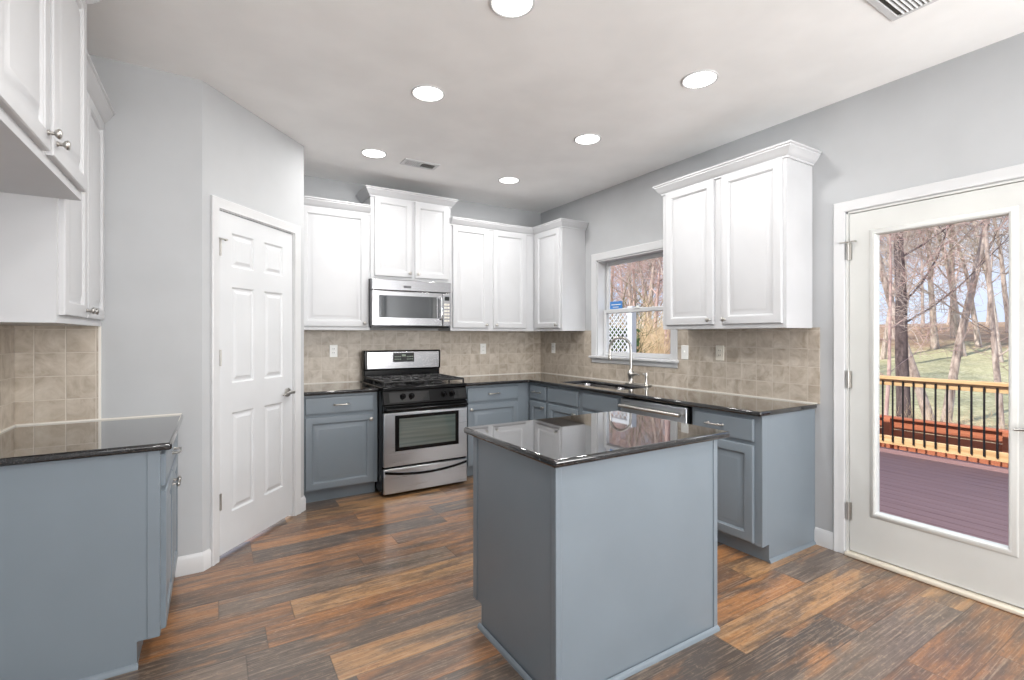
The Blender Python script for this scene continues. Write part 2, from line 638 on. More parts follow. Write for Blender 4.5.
def tag(o, label, cat, group=None, kind=None):
    o['label'] = label
    o['category'] = cat
    if group:
        o['group'] = group
    if kind:
        o['kind'] = kind
    return o


def thing(name, label, cat, loc=(0, 0, 0), rz=0.0, group=None):
    o = bpy.data.objects.new(name, None)
    o.empty_display_size = 0.1
    COL.objects.link(o)
    o.location = loc
    o.rotation_euler = (0, 0, rz)
    return tag(o, label, cat, group)


def struct(o):
    o['kind'] = 'structure'
    return o


KIDS = {}


def copy_tree(o, parent=None):
    c = o.copy()
    COL.objects.link(c)
    if parent:
        c.parent = parent
    for ch in list(o.children):
        copy_tree(ch, c)
    return c


ident = lambda x, y, z: (x, y, z)

# ------------------------------------------------------------------ room shell
struct(B().box(-1.2, -2.6, -0.12, 3.42, 4.84, 0.0).done('floor', 'floor', smooth=0))
struct(B().box(-1.0, -2.42, CE, 3.45, 4.86, CE + 0.19).done('ceiling', 'ceiling', smooth=0))
struct(B().box(XL - 0.12, YF - 0.2, 0, XL, YS, CE).done('wall_left', 'wall', smooth=0))
struct(B().box(XL - 0.12, YS, 0, -0.06, YS + 0.1, CE).done('wall_stub', 'wall', smooth=0))
PA, PB = Vector((-0.06, YS)), Vector((0.577, 3.97))
PD = (PB - PA).normalized()
PL_ = (PB - PA).length
PN = Vector((PD.y, -PD.x))          # out of the pantry, into the kitchen
pm = lambda s_, o_, z_: (PA.x + PD.x * s_ + PN.x * o_, PA.y + PD.y * s_ + PN.y * o_, z_)
DS0, DS1, DZ = 0.122, 0.835, 2.068   # pantry door opening along the wall
w = B()
w.box(0, -0.10, 0, DS0 - 0.012, 0, CE, pm).box(DS1 + 0.012, -0.10, 0, PL_, 0, CE, pm).box(DS0 - 0.012, -0.10, DZ + 0.012, DS1 + 0.012, 0, CE, pm)
struct(w.done('wall_pantry', 'wall', smooth=0))
struct(B().box(0.477, 3.97, 0, 0.577, YB, CE).done('wall_pantry_return', 'wall', smooth=0))
struct(B().box(0.40, YB, 0, 3.42, YB + 0.15, CE).done('wall_back', 'wall', smooth=0))
# right wall with the sink window and the patio door openings
WY0, WY1, WZ0, WZ1 = 2.775, 3.700, 1.10, 2.072
PY0, PY1, PZ = 0.500, 1.452, 2.075
w = B()
w.box(XR, WY1, 0, XR + 0.15, YB, CE).box(XR, PY1, 0, XR + 0.15, WY0, CE).box(XR, YF - 0.2, 0, XR + 0.15, PY0, CE)
w.box(XR, WY0, 0, XR + 0.15, WY1, WZ0).box(XR, WY0, WZ1, XR + 0.15, WY1, CE).box(XR, PY0, PZ, XR + 0.15, PY1, CE)
struct(w.done('wall_right', 'wall', smooth=0))
# unseen wall behind the camera; two wide windows added to bring in light
w = B()
for a, b in ((XL, -0.75), (1.05, 1.35), (3.15, XR)):
    w.box(a, YF - 0.2, 0, b, YF, CE)
for a, b in ((-0.75, 1.05), (1.35, 3.15)):
    w.box(a, YF - 0.2, 0, b, YF, 0.5).box(a, YF - 0.2, 2.4, b, YF, CE)
struct(w.done('wall_front', 'wall', smooth=0))
for a, b in ((-0.75, 1.05), (1.35, 3.15)):
    fr = B()
    cx = (a + b) / 2
    fr.sweep([(a, 0.5), (a, 2.4), (b, 2.4), (b, 0.5)], [(0, 0), (-0.07, 0), (-0.07, 0.02), (0, 0.02)], lambda p, q, t: (p, YF + t, q), closed=True)
    fr.box(a, YF - 0.06, 1.43, b, YF - 0.02, 1.47).box(cx - 0.02, YF - 0.06, 0.5, cx + 0.02, YF - 0.02, 2.4)
    struct(fr.done('added_window_2' if a < 0 else 'added_window_3', 'trim', smooth=0))

# baseboards
BBP = [(0, 0), (0.014, 0), (0.014, 0.085), (0.009, 0.097), (0.004, 0.105), (0, 0.105)]
xy = lambda a, b, t: (a, b, t)
e0, e1 = pm(DS0 - 0.072, 0, 0), pm(DS1 + 0.072, 0, 0)
struct(B().sweep([(-0.185, YS), (PA.x, PA.y), (e0[0], e0[1])], BBP, xy).done('baseboard_left', 'trim'))
struct(B().sweep([(e1[0], e1[1]), (PB.x, PB.y), (PB.x, 4.045)], BBP, xy).done('baseboard_pantry', 'trim'))
struct(B().sweep([(XR, 1.628), (XR, 1.512)], BBP, xy).done('baseboard_right', 'trim'))
struct(B().sweep([(XR, 0.435), (XR, YF), (XL, YF), (XL, 1.45)], BBP, xy).done('baseboard_front', 'trim'))

# casing profile: (offset from opening outward, thickness)
CSG = [(0.004, 0), (0.004, 0.011), (0.012, 0.014), (0.030, 0.013), (0.046, 0.018), (0.058, 0.020), (0.063, 0.016), (0.063, 0)]


def neg(p):
    return [(-a, b) for a, b in p]


# ---------------- pantry door (door_2)
d2 = bpy.data.objects.new('door_2', None)
COL.objects.link(d2)
struct(d2)
d2['label'] = 'white six-panel pantry door in the angled wall'
pz = lambda a, b, t: pm(a, t, b)
B().sweep([(DS0 - 0.004, 0.0), (DS0 - 0.004, DZ + 0.004), (DS1 + 0.004, DZ + 0.004), (DS1 + 0.004, 0.0)], neg(CSG), pz).done('casing', 'trim', d2)
jb = B()
jb.box(DS0 - 0.012, -0.10, 0, DS0 - 0.002, 0.0, DZ + 0.012, pm).box(DS1 + 0.002, -0.10, 0, DS1 + 0.012, 0.0, DZ + 0.012, pm).box(DS0 - 0.012, -0.10, DZ + 0.002, DS1 + 0.012, 0.0, DZ + 0.012, pm)
jb.done('jamb', 'trim', d2)
lf = B()
dw = DS1 - DS0 - 0.004
dx0 = DS0 + 0.002
dz0, dz1 = 0.022, DZ - 0.002
ST, MS = 0.108, 0.098
pw = (dw - 2 * ST - MS) / 2
zr = [(0.25, 0.855), (1.035, 1.625), (1.745, 1.955)]     # panel openings from the floor
DF = -0.006
fm = lambda x, y, z: pm(x, -y, z)                    # door builder: -y is out
lf.box(dx0, -DF + 0.009, dz0, dx0 + dw, -DF + 0.035, dz1, fm)
edges = [dx0, dx0 + ST, dx0 + ST + pw, dx0 + ST + pw + MS, dx0 + dw - ST, dx0 + dw]
for a, b in ((0, 1), (2, 3), (4, 5)):
    lf.box(edges[a], -DF, dz0, edges[b], -DF + 0.010, dz1, fm)
zz = [dz0] + [q for p in zr for q in p] + [dz1]
for k in range(0, len(zz), 2):
    for a, b in ((1, 2), (3, 4)):
        lf.box(edges[a], -DF, zz[k], edges[b], -DF + 0.010, zz[k + 1], fm)
leaf = lf.done('door_leaf', 'door', d2, smooth=0)
pn = B()
for z0, z1 in zr:
    for a, b in ((1, 2), (3, 4)):
        pn.panel(edges[a], edges[b], z0, z1, [(0.0, 0.0), (0.004, -0.002), (0.010, -0.0085), (0.022, -0.0085), (0.040, -0.001), (0.041, -0.001)], fm, -DF + 0.0001, False)
pn.done('door_panel_mouldings', 'door', leaf, smooth=20)
for k, z in enumerate((1.845, 1.195, 0.345)):
    h = B().box(DS0 - 0.006, -0.001, z - 0.046, DS0 + 0.018, 0.004, z + 0.046, pm)
    h.tube([pm(DS0 + 0.002, 0.010, z - 0.048), pm(DS0 + 0.002, 0.010, z + 0.048)], 0.0065, 10)
    if k == 0:      # hinge-pin door stop on the top hinge
        h.tube([pm(DS0 - 0.02, 0.02, z + 0.05), pm(DS0 + 0.03, 0.03, z + 0.05)], 0.004, 8)
        h.tube([pm(DS0 + 0.03, 0.03, z + 0.05), pm(DS0 + 0.035, 0.012, z + 0.05)], 0.007, 8)
    h.done('hinge', 'nickel', d2)
kx = DS1 - 0.062
h = B()
h.lathe(pm(kx, DF, 0.918), (PN.x, PN.y, 0), [(0, 0.032), (0.008, 0.032), (0.012, 0.026), (0.014, 0.012), (0.042, 0.011)])
h.tube([pm(kx + 0.01, DF + 0.046, 0.918), pm(kx - 0.02, DF + 0.052, 0.922), pm(kx - 0.06, DF + 0.05, 0.916), pm(kx - 0.105, DF + 0.042, 0.908)], [0.011, 0.011, 0.009, 0.006], 12)
h.done('door_handle', 'nickel', d2)

# ---------------- patio door (door_1)
d1 = bpy.data.objects.new('door_1', None)
COL.objects.link(d1)
struct(d1)
d1['label'] = 'white full-glass patio door to the deck'
yz = lambda a, b, t: (XR - t, a, b)
B().sweep([(PY1, 0.0), (PY1, PZ), (PY0, PZ), (PY0, 0.0)], CSG, yz).done('casing', 'trim', d1)
jb = B()
jb.box(XR, PY1 - 0.012, 0, XR + 0.15, PY1, PZ).box(XR, PY0, 0, XR + 0.15, PY0 + 0.012, PZ).box(XR, PY0, PZ - 0.012, XR + 0.15, PY1, PZ)
jb.done('jamb', 'patiodoor', d1)
B().box(XR - 0.030, PY0, 0.0, XR + 0.17, PY1, 0.022).done('threshold', 'threshold', d1, bevel=0.006)
LY0, LY1, LZ0, LZ1 = PY0 + 0.016, PY1 - 0.016, 0.030, PZ - 0.016
GY0, GY1, GZ0, GZ1 = 0.741, 1.300, 0.292, 1.918
dm = lambda x, y, z: (XR + 0.006 + y, x, z)          # x along wall, y into the wall
lf = B()
for a, b, c_, e in ((LY0, GY0 - 0.01, LZ0, LZ1), (GY1 + 0.01, LY1, LZ0, LZ1), (GY0 - 0.01, GY1 + 0.01, LZ0, GZ0 - 0.01), (GY0 - 0.01, GY1 + 0.01, GZ1 + 0.01, LZ1)):
    lf.box(a, 0, c_, b, 0.044, e, dm)
leaf = lf.done('door_leaf', 'patiodoor', d1, smooth=0)
fr = B()
FRP = [(0.004, 0.003), (-0.001, 0.010), (-0.008, 0.012), (-0.022, 0.007), (-0.030, 0.0), (-0.030, -0.04), (0.004, -0.04)]
fr.sweep([(GY0, GZ0), (GY0, GZ1), (GY1, GZ1), (GY1, GZ0)], FRP, lambda a, b, t: (XR + 0.006 - t, a, b), closed=True)
fr.done('glass_frame', 'patiodoor', leaf)
B().box(XR + 0.024, GY0 - 0.006, GZ0 - 0.006, XR + 0.030, GY1 + 0.006, GZ1 + 0.006).done('glass', 'glass', leaf, smooth=0)
for z in (1.835, 1.062, 0.268):
    h = B().box(XR - 0.002, PY1 - 0.030, z - 0.05, XR + 0.006, PY1 - 0.004, z + 0.05)
    h.tube([(XR - 0.008, PY1 - 0.015, z - 0.052), (XR - 0.008, PY1 - 0.015, z + 0.052)], 0.007, 10)
    if z > 1.5:
        h.tube([(XR - 0.018, PY1 + 0.028, z + 0.055), (XR - 0.022, PY1 - 0.05, z + 0.055)], 0.004, 8)
        h.tube([(XR - 0.022, PY1 - 0.05, z + 0.055), (XR - 0.004, PY1 - 0.055, z + 0.055)], 0.006, 8)
    h.done('hinge', 'nickel', d1)
h = B()
hy = LY0 + 0.065
h.lathe((XR + 0.006, hy, 0.888), (-1, 0, 0), [(0, 0.034), (0.008, 0.034), (0.013, 0.026), (0.015, 0.012), (0.045, 0.011)])
h.tube([(XR - 0.044, hy - 0.01, 0.888), (XR - 0.050, hy + 0.03, 0.892), (XR - 0.048, hy + 0.08, 0.888), (XR - 0.042, hy + 0.135, 0.880)], [0.011, 0.011, 0.009, 0.006], 12)
h.done('door_handle', 'nickel', d1)
h = B().lathe((XR + 0.006, hy, 1.0), (-1, 0, 0), [(0, 0.033), (0.010, 0.033), (0.016, 0.024), (0.018, 0.010), (0.030, 0.010)])
h.box(XR - 0.034, hy - 0.006, 0.985, XR - 0.022, hy + 0.006, 1.015)
h.done('deadbolt', 'nickel', d1)

# ---------------- sink window (window_1)
w1 = bpy.data.objects.new('window_1', None)
COL.objects.link(w1)
struct(w1)
w1['label'] = 'white double-hung window above the sink'
B().sweep([(WY1, WZ0), (WY1, WZ1), (WY0, WZ1), (WY0, WZ0)], [(a * 1.15, b) for a, b in CSG], yz).done('casing', 'trim', w1)
jb = B()
jb.box(XR, WY1 - 0.010, WZ0, XR + 0.15, WY1, WZ1).box(XR, WY0, WZ0, XR + 0.15, WY0 + 0.010, WZ1).box(XR, WY0, WZ1 - 0.010, XR + 0.15, WY1, WZ1)
jb.done('jamb', 'trim', w1, smooth=0)
B().box(XR - 0.045, WY0 - 0.085, WZ0, XR + 0.09, WY1 + 0.085, WZ0 + 0.024).done('sill', 'trim', w1, bevel=0.006)
B().sweep([(WY1 + 0.07, WZ0), (WY0 - 0.07, WZ0)], [(0, 0.0), (0, 0.016), (0.040, 0.014), (0.046, 0.008), (0.046, 0)], lambda a, b, t: (XR - 0.0 - t, a, 2 * WZ0 - b)).done('apron', 'trim', w1)
mid = 1.565


def sash(name, x, z0, z1):
    a, b = WY0 + 0.012, WY1 - 0.012
    q = B()
    t = 0.036
    q.box(x, a, z0, x + 0.03, a + t, z1).box(x, b - t, z0, x + 0.03, b, z1).box(x, a + t, z0, x + 0.03, b - t, z0 + t + 0.006).box(x, a + t, z1 - t, x + 0.03, b - t, z1)
    o = q.done(name, 'trim', w1, bevel=0.004)
    B().box(x + 0.013, a + t - 0.004, z0 + t, x + 0.017, b - t + 0.004, z1 - t + 0.004).done('glass', 'glass', o, smooth=0)
    return o


sash('sash', XR + 0.070, WZ0 + 0.024, mid + 0.018)
up = sash('sash', XR + 0.106, mid - 0.018, WZ1 - 0.010)
st = B().box(XR + 0.1165, 3.47, mid + 0.026, XR + 0.1178, 3.640, mid + 0.100).done('security_sticker', 'blue', up, smooth=0)
st['label'] = 'blue sticker'
B().box(XR + 0.1155, 3.49, mid + 0.064, XR + 0.1164, 3.62, mid + 0.072).box(XR + 0.1155, 3.52, mid + 0.04, XR + 0.1164, 3.60, mid + 0.046).done('sticker_band', 'plastic', st, smooth=0)
lk = B().box(XR + 0.055, 3.2, mid + 0.018, XR + 0.10, 3.26, mid + 0.026)
lk.tube([(XR + 0.075, 3.23, mid + 0.026), (XR + 0.075, 3.23, mid + 0.040)], 0.012, 12)
lk.done('sash_lock', 'plastic', w1)

# ------------------------------------------------------------------ tile backsplash
TT = 0.009
t = thing('tile_backsplash', 'beige stone tile backsplash along the range wall', 'backsplash', (0, 0, 0), 0, 'stone tile backsplashes')
B().box(0.580, YB - TT, CT, XR - 0.001, YB - 0.0005, UB + 0.004).box(1.165, YB - TT, 0.80, 1.925, YB - 0.0005, CT).done('tile_field', 'tile', t, smooth=0)
B().box(0.580, YB - TT - 0.007, CT, 1.160, YB - TT, CT + 0.007).done('caulk_line', 'caulk', t, smooth=0)
B().box(1.930, YB - TT - 0.007, CT, XR - TT - 0.001, YB - TT, CT + 0.007).done('caulk_line', 'caulk', t, smooth=0)
t = thing('tile_backsplash', 'beige stone tile backsplash under the sink window', 'backsplash', (0, 0, 0), 0, 'stone tile backsplashes')
q = B()
cy0, cy1 = WY0 - 0.0735, WY1 + 0.0735
q.box(XR - TT, 1.600, CT, XR - 0.0005, cy0, UB + 0.004).box(XR - TT, cy1, CT, XR - 0.0005, YB - TT - 0.001, UB + 0.004).box(XR - TT, cy0, CT, XR - 0.0005, cy1, WZ0 - 0.047)
q.done('tile_field', 'tile', t, smooth=0)
B().box(XR - TT - 0.007, 1.612, CT, XR - TT, YB - TT - 0.008, CT + 0.007).done('caulk_line', 'caulk', t, smooth=0)
t = thing('tile_backsplash', 'brown beige tile backsplash above the small corner worktop on the left', 'backsplash', (0, 0, 0), 0, 'stone tile backsplashes')
q = B()
q.box(XL + TT, YS - TT, CT, -0.510, YS - 0.0005, UB + 0.004).box(XL + 0.0005, 2.405, CT, XL + TT, YS - TT - 0.001, UB + 0.004)
q.done('tile_field', 'tile', t, smooth=0)
B().box(XL + TT, YS - TT - 0.007, CT, -0.155, YS - TT, CT + 0.007).done('caulk_line', 'caulk', t, smooth=0)
B().box(XL + TT, 2.41, CT, XL + TT + 0.007, YS - TT - 0.008, CT + 0.007).done('caulk_line', 'caulk', t, smooth=0)
B().box(-0.510, YS - TT - 0.001, CT, -0.500, YS - 0.0005, UB).done('edge_trim', 'caulk', t, smooth=0)

# ------------------------------------------------------------------ cabinets
# local frame of a cabinet: x to the right as seen from the front, y into the wall, z up; face frame at y 0
DT = 0.019
DOORP = [(0, 0), (0, 0.014), (0.003, 0.018), (0.007, 0.019), (0.050, 0.019), (0.053, 0.0155), (0.056, 0.0145), (0.060, 0.0065), (0.068, 0.0060), (0.096, 0.0165), (0.098, 0.0168)]
FLATP = [(0, 0), (0, 0.013), (0.003, 0.017), (0.012, 0.019), (0.014, 0.019)]


def knob(parent, x, z, y=-DT):
    B().lathe((x, y, z), (0, -1, 0), [(0, 0.008), (0.003, 0.008), (0.006, 0.0055), (0.014, 0.0055), (0.019, 0.012), (0.024, 0.015), (0.028, 0.0145), (0.031, 0.010), (0.032, 0.001)], 18).done('knob', 'nickel', parent)


def pull(parent, x, z, y=-DT):
    q = B()
    L = 0.051
    for s in (-L, L):
        q.lathe((x + s, y, z), (0, -1, 0), [(0, 0.008), (0.004, 0.008), (0.007, 0.0055), (0.026, 0.005)], 12)
    q.tube([(x - L - 0.012, y - 0.024, z), (x - L, y - 0.027, z), (x - L * .5, y - 0.031, z), (x, y - 0.032, z), (x + L * .5, y - 0.031, z), (x + L, y - 0.027, z), (x + L + 0.012, y - 0.024, z)],
           [0.004, 0.006, 0.0058, 0.0055, 0.0058, 0.006, 0.004], 12)
    q.done('pull', 'nickel', parent)


def fronts(root, items, mat):
    for it in items:
        kind, x0, x1, z0, z1 = it[:5]
        nm = {'door': 'door', 'drawer': 'drawer', 'false': 'drawer_front'}[kind]
        o = B().panel(x0, x1, z0, z1, DOORP if kind == 'door' else FLATP).done(nm, mat, root, smooth=30)
        if len(it) > 5 and it[5]:
            if it[5][0] == 'knob':
                knob(o, it[5][1], it[5][2])
            else:
                pull(o, it[5][1], it[5][2])


def frame_holes(w, z0, z1, items, th=DT):
    """face frame: a plate with the openings behind the fronts left out"""
    xs = sorted({0, w} | {x for i in items for x in (i[1] + 0.012, i[2] - 0.012)})
    zs = sorted({z0, z1} | {z for i in items for z in (i[3] + 0.012, i[4] - 0.012)})

    def fill(i, j):
        cx, cz = (xs[i] + xs[i + 1]) / 2, (zs[j] + zs[j + 1]) / 2
        return not any(a[1] + 0.012 < cx < a[2] - 0.012 and a[3] + 0.012 < cz < a[4] - 0.012 for a in items)
    q = B().slab(xs, zs, fill, 0, th)
    for v in q.b.verts:
        x, z, y = v.co
        v.co = (x, y, z)
    return q


def base_cabinet(label, loc, rz, w, d, items, mat='grey', top=CB, body_top=None, shoe=(), name='base_cabinet'):
    t = thing(name, label, 'cabinet', loc, R(rz), 'slate grey base cabinets')
    bt = body_top or top - 0.0005
    B().box(0, DT, 0.105, w, d, bt).done('body', mat, t, smooth=0)
    B().box(0.0, 0.075, 0.0, w, d, 0.105).done('toe_kick', mat, t, smooth=0)
    frame_holes(w, 0.105, top - 0.0005, items).done('face_frame', mat, t, smooth=0)
    for side in shoe:
        x = 0 if side == 'l' else w
        s_ = -1 if side == 'l' else 1
        xa, xb = (-0.004, 0.0) if s_ < 0 else (w, w + 0.004)
        B().box(xa, 0.0, 0.105, xb, 0.042, top - 0.001).done('end_stile', mat, t, bevel=0.0015)
        B().sweep([(x, d) if s_ < 0 else (x, 0.07), (x, 0.07) if s_ < 0 else (x, d)], [(0, 0), (0.013, 0), (0.012, 0.010), (0.006, 0.018), (0, 0.020)], xy).done('shoe_moulding', mat, t)
    fronts(t, items, mat)
    return t


CROWN = [(0, 0), (0.010, 0), (0.010, 0.012), (0.016, 0.016), (0.030, 0.030), (0.042, 0.050), (0.048, 0.056), (0.048, 0.064), (0.056, 0.068), (0.056, 0.078), (0, 0.078)]


def wall_cabinet(label, loc, rz, w, d, z0, z1, items, crown, ext=(0, 0), group=None):
    """crown: which sides return to the wall"""
    t = thing('wall_cabinet', label, 'cabinet', loc, R(rz), 'white wall cabinets')
    B().box(0, DT, z0, w, d, z1).done('body', 'white', t, smooth=0)
    frame_holes(w, z0, z1, items).done('face_frame', 'white', t, smooth=0)
    fronts(t, items, 'white')
    path = []
    if 'l' in crown:
        path.append((0, d))
    path += [(0 - ext[0], 0), (w + ext[1], 0)]
    if 'r' in crown:
        path.append((w, d))
    zc = z1 - 0.012
    B().sweep(path, [(o, zc + z) for o, z in CROWN], xy).done('crown_moulding', 'white', t)
    return t


DRZ = (0.708, 0.838)
DOZ = (0.117, 0.684)
# left wall base cabinet, seen end on
FB = 4.05       # face-frame plane, range wall
FR = 2.685      # face-frame plane, sink wall
FL = -0.190     # face-frame plane, left wall
base_cabinet('slate grey base cabinet in the left corner beside the pantry, seen end-on', (FL, 2.43, 0), 90, 0.815, 0.639,
             [('drawer', 0.03, 0.775, *DRZ, ('pull', 0.40, 0.775)), ('door', 0.03, 0.40, *DOZ, ('knob', 0.36, 0.625)), ('door', 0.405, 0.775, *DOZ, ('knob', 0.445, 0.625))], shoe='l')
# range wall, left of the range
base_cabinet('slate grey base cabinet between the pantry and the left side of the range', (0.579, FB, 0), 0, 0.581, YB - FB - 0.002,
             [('drawer', 0.018, 0.566 - 0.02, *DRZ, ('pull', 0.285, 0.777)), ('door', 0.018, 0.546, *DOZ, ('knob', 0.520, 0.640))])
# range wall, right of the range, running into the corner
base_cabinet('slate grey base cabinet right of the range, running into the inner corner', (1.932, FB, 0), 0, FR - 1.932 - 0.0, YB - FB - 0.002,
             [('drawer', 0.062, 0.610, *DRZ, ('pull', 0.335, 0.777)), ('door', 0.062, 0.610, *DOZ, ('knob', 0.090, 0.640))])
# sink wall: local x runs towards the camera (world -y)
DR = XR - FR - 0.002
base_cabinet('narrow slate grey base cabinet in the inner corner left of the sink', (FR, FB - 0.001, 0), -90, 0.319, DR,
             [('drawer', 0.03, 0.300, *DRZ, ('pull', 0.165, 0.777)), ('door', 0.03, 0.300, *DOZ, ('knob', 0.270, 0.640))])
base_cabinet('slate grey sink base cabinet with two false drawer fronts under the window', (FR, 3.730, 0), -90, 0.976, DR,
             [('false', 0.025, 0.455, *DRZ), ('false', 0.522, 0.945, *DRZ), ('door', 0.025, 0.455, *DOZ, ('knob', 0.425, 0.640)), ('door', 0.522, 0.945, *DOZ, ('knob', 0.552, 0.640))], body_top=0.62)
base_cabinet('slate grey base cabinet at the end of the run, between dishwasher and patio door', (FR, 2.104, 0), -90, 0.474, DR,
             [('drawer', 0.030, 0.430, *DRZ, ('pull', 0.185, 0.777)), ('door', 0.030, 0.430, *DOZ, ('knob', 0.060, 0.640))], shoe='r')

# wall cabinets
DU = 0.298
DZU = (UB + 0.030, 2.415)
wall_cabinet('single-door white wall cabinet beside the pantry, left of the microwave', (0.579, 4.39, 0), 0, 0.611, DU, UB, 2.423,
             [('door', 0.030, 0.585, *DZU, ('knob', 0.555, UB + 0.062))], '')
wall_cabinet('tall-set two-door white wall cabinet above the microwave', (1.192, 4.38, 0), 0, 0.784, DU + 0.01, 1.838, 2.592,
             [('door', 0.034, 0.386, 1.868, 2.582, ('knob', 0.358, 1.905)), ('door', 0.414, 0.756, 1.868, 2.582, ('knob', 0.442, 1.905))], 'lr')
wall_cabinet('two-door white wall cabinet right of the microwave, in the corner', (1.978, 4.39, 0), 0, 0.990, DU, UB, 2.423,
             [('door', 0.022, 0.421, *DZU, ('knob', 0.390, UB + 0.062)), ('door', 0.478, 0.880, *DZU, ('knob', 0.508, UB + 0.062))], '')
wall_cabinet('single-door white wall cabinet in the corner, left of the sink window', (2.970, 4.388, 0), -90, 0.505, DU, UB, 2.423,
             [('door', 0.052, 0.474, *DZU, ('knob', 0.442, UB + 0.062))], 'r')
wall_cabinet('two-door white wall cabinet between the sink window and the patio door', (2.970, 2.600, 0), -90, 0.955, DU, UB, 2.423,
             [('door', 0.040, 0.456, *DZU, ('knob', 0.428, UB + 0.062)), ('door', 0.520, 0.932, *DZU, ('knob', 0.548, UB + 0.062))], 'lr')
wall_cabinet('two-door white wall cabinet in the left corner, above the tiled worktop', (-0.500, 2.415, 0), 90, 0.828, 0.328, UB, 2.423,
             [('door', 0.030, 0.405, *DZU, ('knob', 0.378, UB + 0.062)), ('door', 0.425, 0.800, *DZU, ('knob', 0.452, UB + 0.062))], '')
wall_cabinet('high two-door white cabinet over the empty fridge space at the far left', (-0.430, 1.475, 0), 90, 0.940, 0.398, 1.835, 2.592,
             [('door', 0.028, 0.448, 1.866, 2.582, ('knob', 0.418, 1.912)), ('door', 0.485, 0.925, 1.866, 2.582, ('knob', 0.515, 1.912))], 'lr')

# ------------------------------------------------------------------ worktops
BULL = dict(bevel=0.011, seg=4)
tag(B().slab([XL + 0.001, -0.148], [2.398, YS - 0.001], lambda i, j: True, CB, CT).done('countertop', 'granite', **BULL), 'polished black granite worktop in the left corner', 'countertop', 'black granite worktops')
tag(B().slab([0.579, 1.160], [3.985, YB - TT - 0.001], lambda i, j: True, CB, CT).done('countertop', 'granite', **BULL), 'short black granite worktop left of the range', 'countertop', 'black granite worktops')
SX0, SX1, SY0, SY1 = 2.760, 3.095, 2.860, 3.640
xs = [1.930, 2.642, SX0, SX1, XR - TT - 0.001]
ys = [1.610, SY0, SY1, 3.985, YB - TT - 0.001]


def lfill(i, j):
    if i == 0:
        return j == 3
    return not (i == 2 and j == 1)


tag(B().slab(xs, ys, lfill, CB, CT).done('countertop', 'granite', **BULL), 'long L-shaped black granite worktop around the sink', 'countertop', 'black granite worktops')

# ------------------------------------------------------------------ island
IX0, IX1, IY0, IY1 = 1.035, 1.930, 1.388, 2.030
t = thing('kitchen_island', 'slate grey island cabinet in the middle of the floor', 'island', (IX0, IY1, 0))
# local: front (doors) faces the range, +y
iw, idp = IX1 - IX0, IY1 - IY0
B().box(0, -idp, 0.105, iw, -DT, CB - 0.0005).box(0, -idp, 0, iw, -0.075, 0.105).done('body', 'grey', t, smooth=0)
its = [('drawer', 0.03, 0.43, *DRZ, ('pull', 0.23, 0.777)), ('drawer', 0.465, 0.865, *DRZ, ('pull', 0.665, 0.777)),
       ('door', 0.03, 0.43, *DOZ, ('knob', 0.40, 0.64)), ('door', 0.465, 0.865, *DOZ, ('knob', 0.495, 0.64))]
fr_ = bpy.data.objects.new('front', None)
bpy.data.objects.remove(fr_)
q = frame_holes(iw, 0.105, CB - 0.0005, its)
for v in q.b.verts:
    v.co = (iw - v.co.x, -v.co.y, v.co.z)
q.done('face_frame', 'grey', t, smooth=0)
for it in its:
    k_ = it[0]
    o = B().panel(iw - it[2], iw - it[1], it[3], it[4], DOORP if k_ == 'door' else FLATP, lambda x, y, z: (x, -y, z)).done('door' if k_ == 'door' else 'drawer', 'grey', t, smooth=30)
    if it[5][0] == 'knob':
        B().lathe((iw - it[5][1], DT, it[5][2]), (0, 1, 0), [(0, 0.008), (0.003, 0.008), (0.006, 0.0055), (0.014, 0.0055), (0.019, 0.012), (0.024, 0.015), (0.028, 0.0145), (0.032, 0.001)], 18).done('knob', 'nickel', o)
    else:
        x = iw - it[5][1]
        q = B()
        for s_ in (-0.051, 0.051):
            q.lathe((x + s_, DT, 0.777), (0, 1, 0), [(0, 0.008), (0.004, 0.008), (0.007, 0.0055), (0.026, 0.005)], 12)
        q.tube([(x - 0.063, DT + 0.024, 0.777), (x, DT + 0.032, 0.777), (x + 0.063, DT + 0.024, 0.777)], 0.0055, 12)
        q.done('pull', 'nickel', o)
for x0, y0, x1, y1, zb in ((-0.006, -idp - 0.006, 0.020, -idp + 0.020, 0), (iw - 0.020, -idp - 0.006, iw + 0.006, -idp + 0.020, 0), (-0.005, -DT - 0.02, 0.0, 0.0, 0.105)):
    B().box(x0, y0, zb, x1, y1, CB - 0.001).done('corner_strip', 'grey', t, bevel=0.003)
B().sweep([(iw + 0.006, -idp - 0.006), (-0.006, -idp - 0.006)], [(0, 0), (-0.013, 0), (-0.012, 0.010), (-0.006, 0.018), (0, 0.020)], xy).done('shoe_moulding', 'grey', t)
B().sweep([(-0.006, -idp - 0.006), (-0.006, -0.07)], [(0, 0), (-0.013, 0), (-0.012, 0.010), (-0.006, 0.018), (0, 0.020)], xy).done('shoe_moulding', 'grey', t)
tag(B().slab([1.005, 1.995], [1.356, 2.085], lambda i, j: True, CB, CT).done('countertop', 'granite', **BULL), 'glossy black granite top on the kitchen island', 'countertop', 'black granite worktops')

# ------------------------------------------------------------------ range
t = thing('gas_range', 'stainless steel and black gas range with four burners', 'stove', (1.166, 3.90, 0))
W = 0.758
q = B()
q.box(0, 0.035, 0.03, W, 0.76, 0.895)
q.box(0.03, 0.10, 0, 0.07, 0.14, 0.03).box(W - 0.07, 0.10, 0, W - 0.03, 0.14, 0.03).box(0.03, 0.68, 0, 0.07, 0.72, 0.03).box(W - 0.07, 0.68, 0, W - 0.03, 0.72, 0.03)
q.done('body', 'black', t, bevel=0.003)
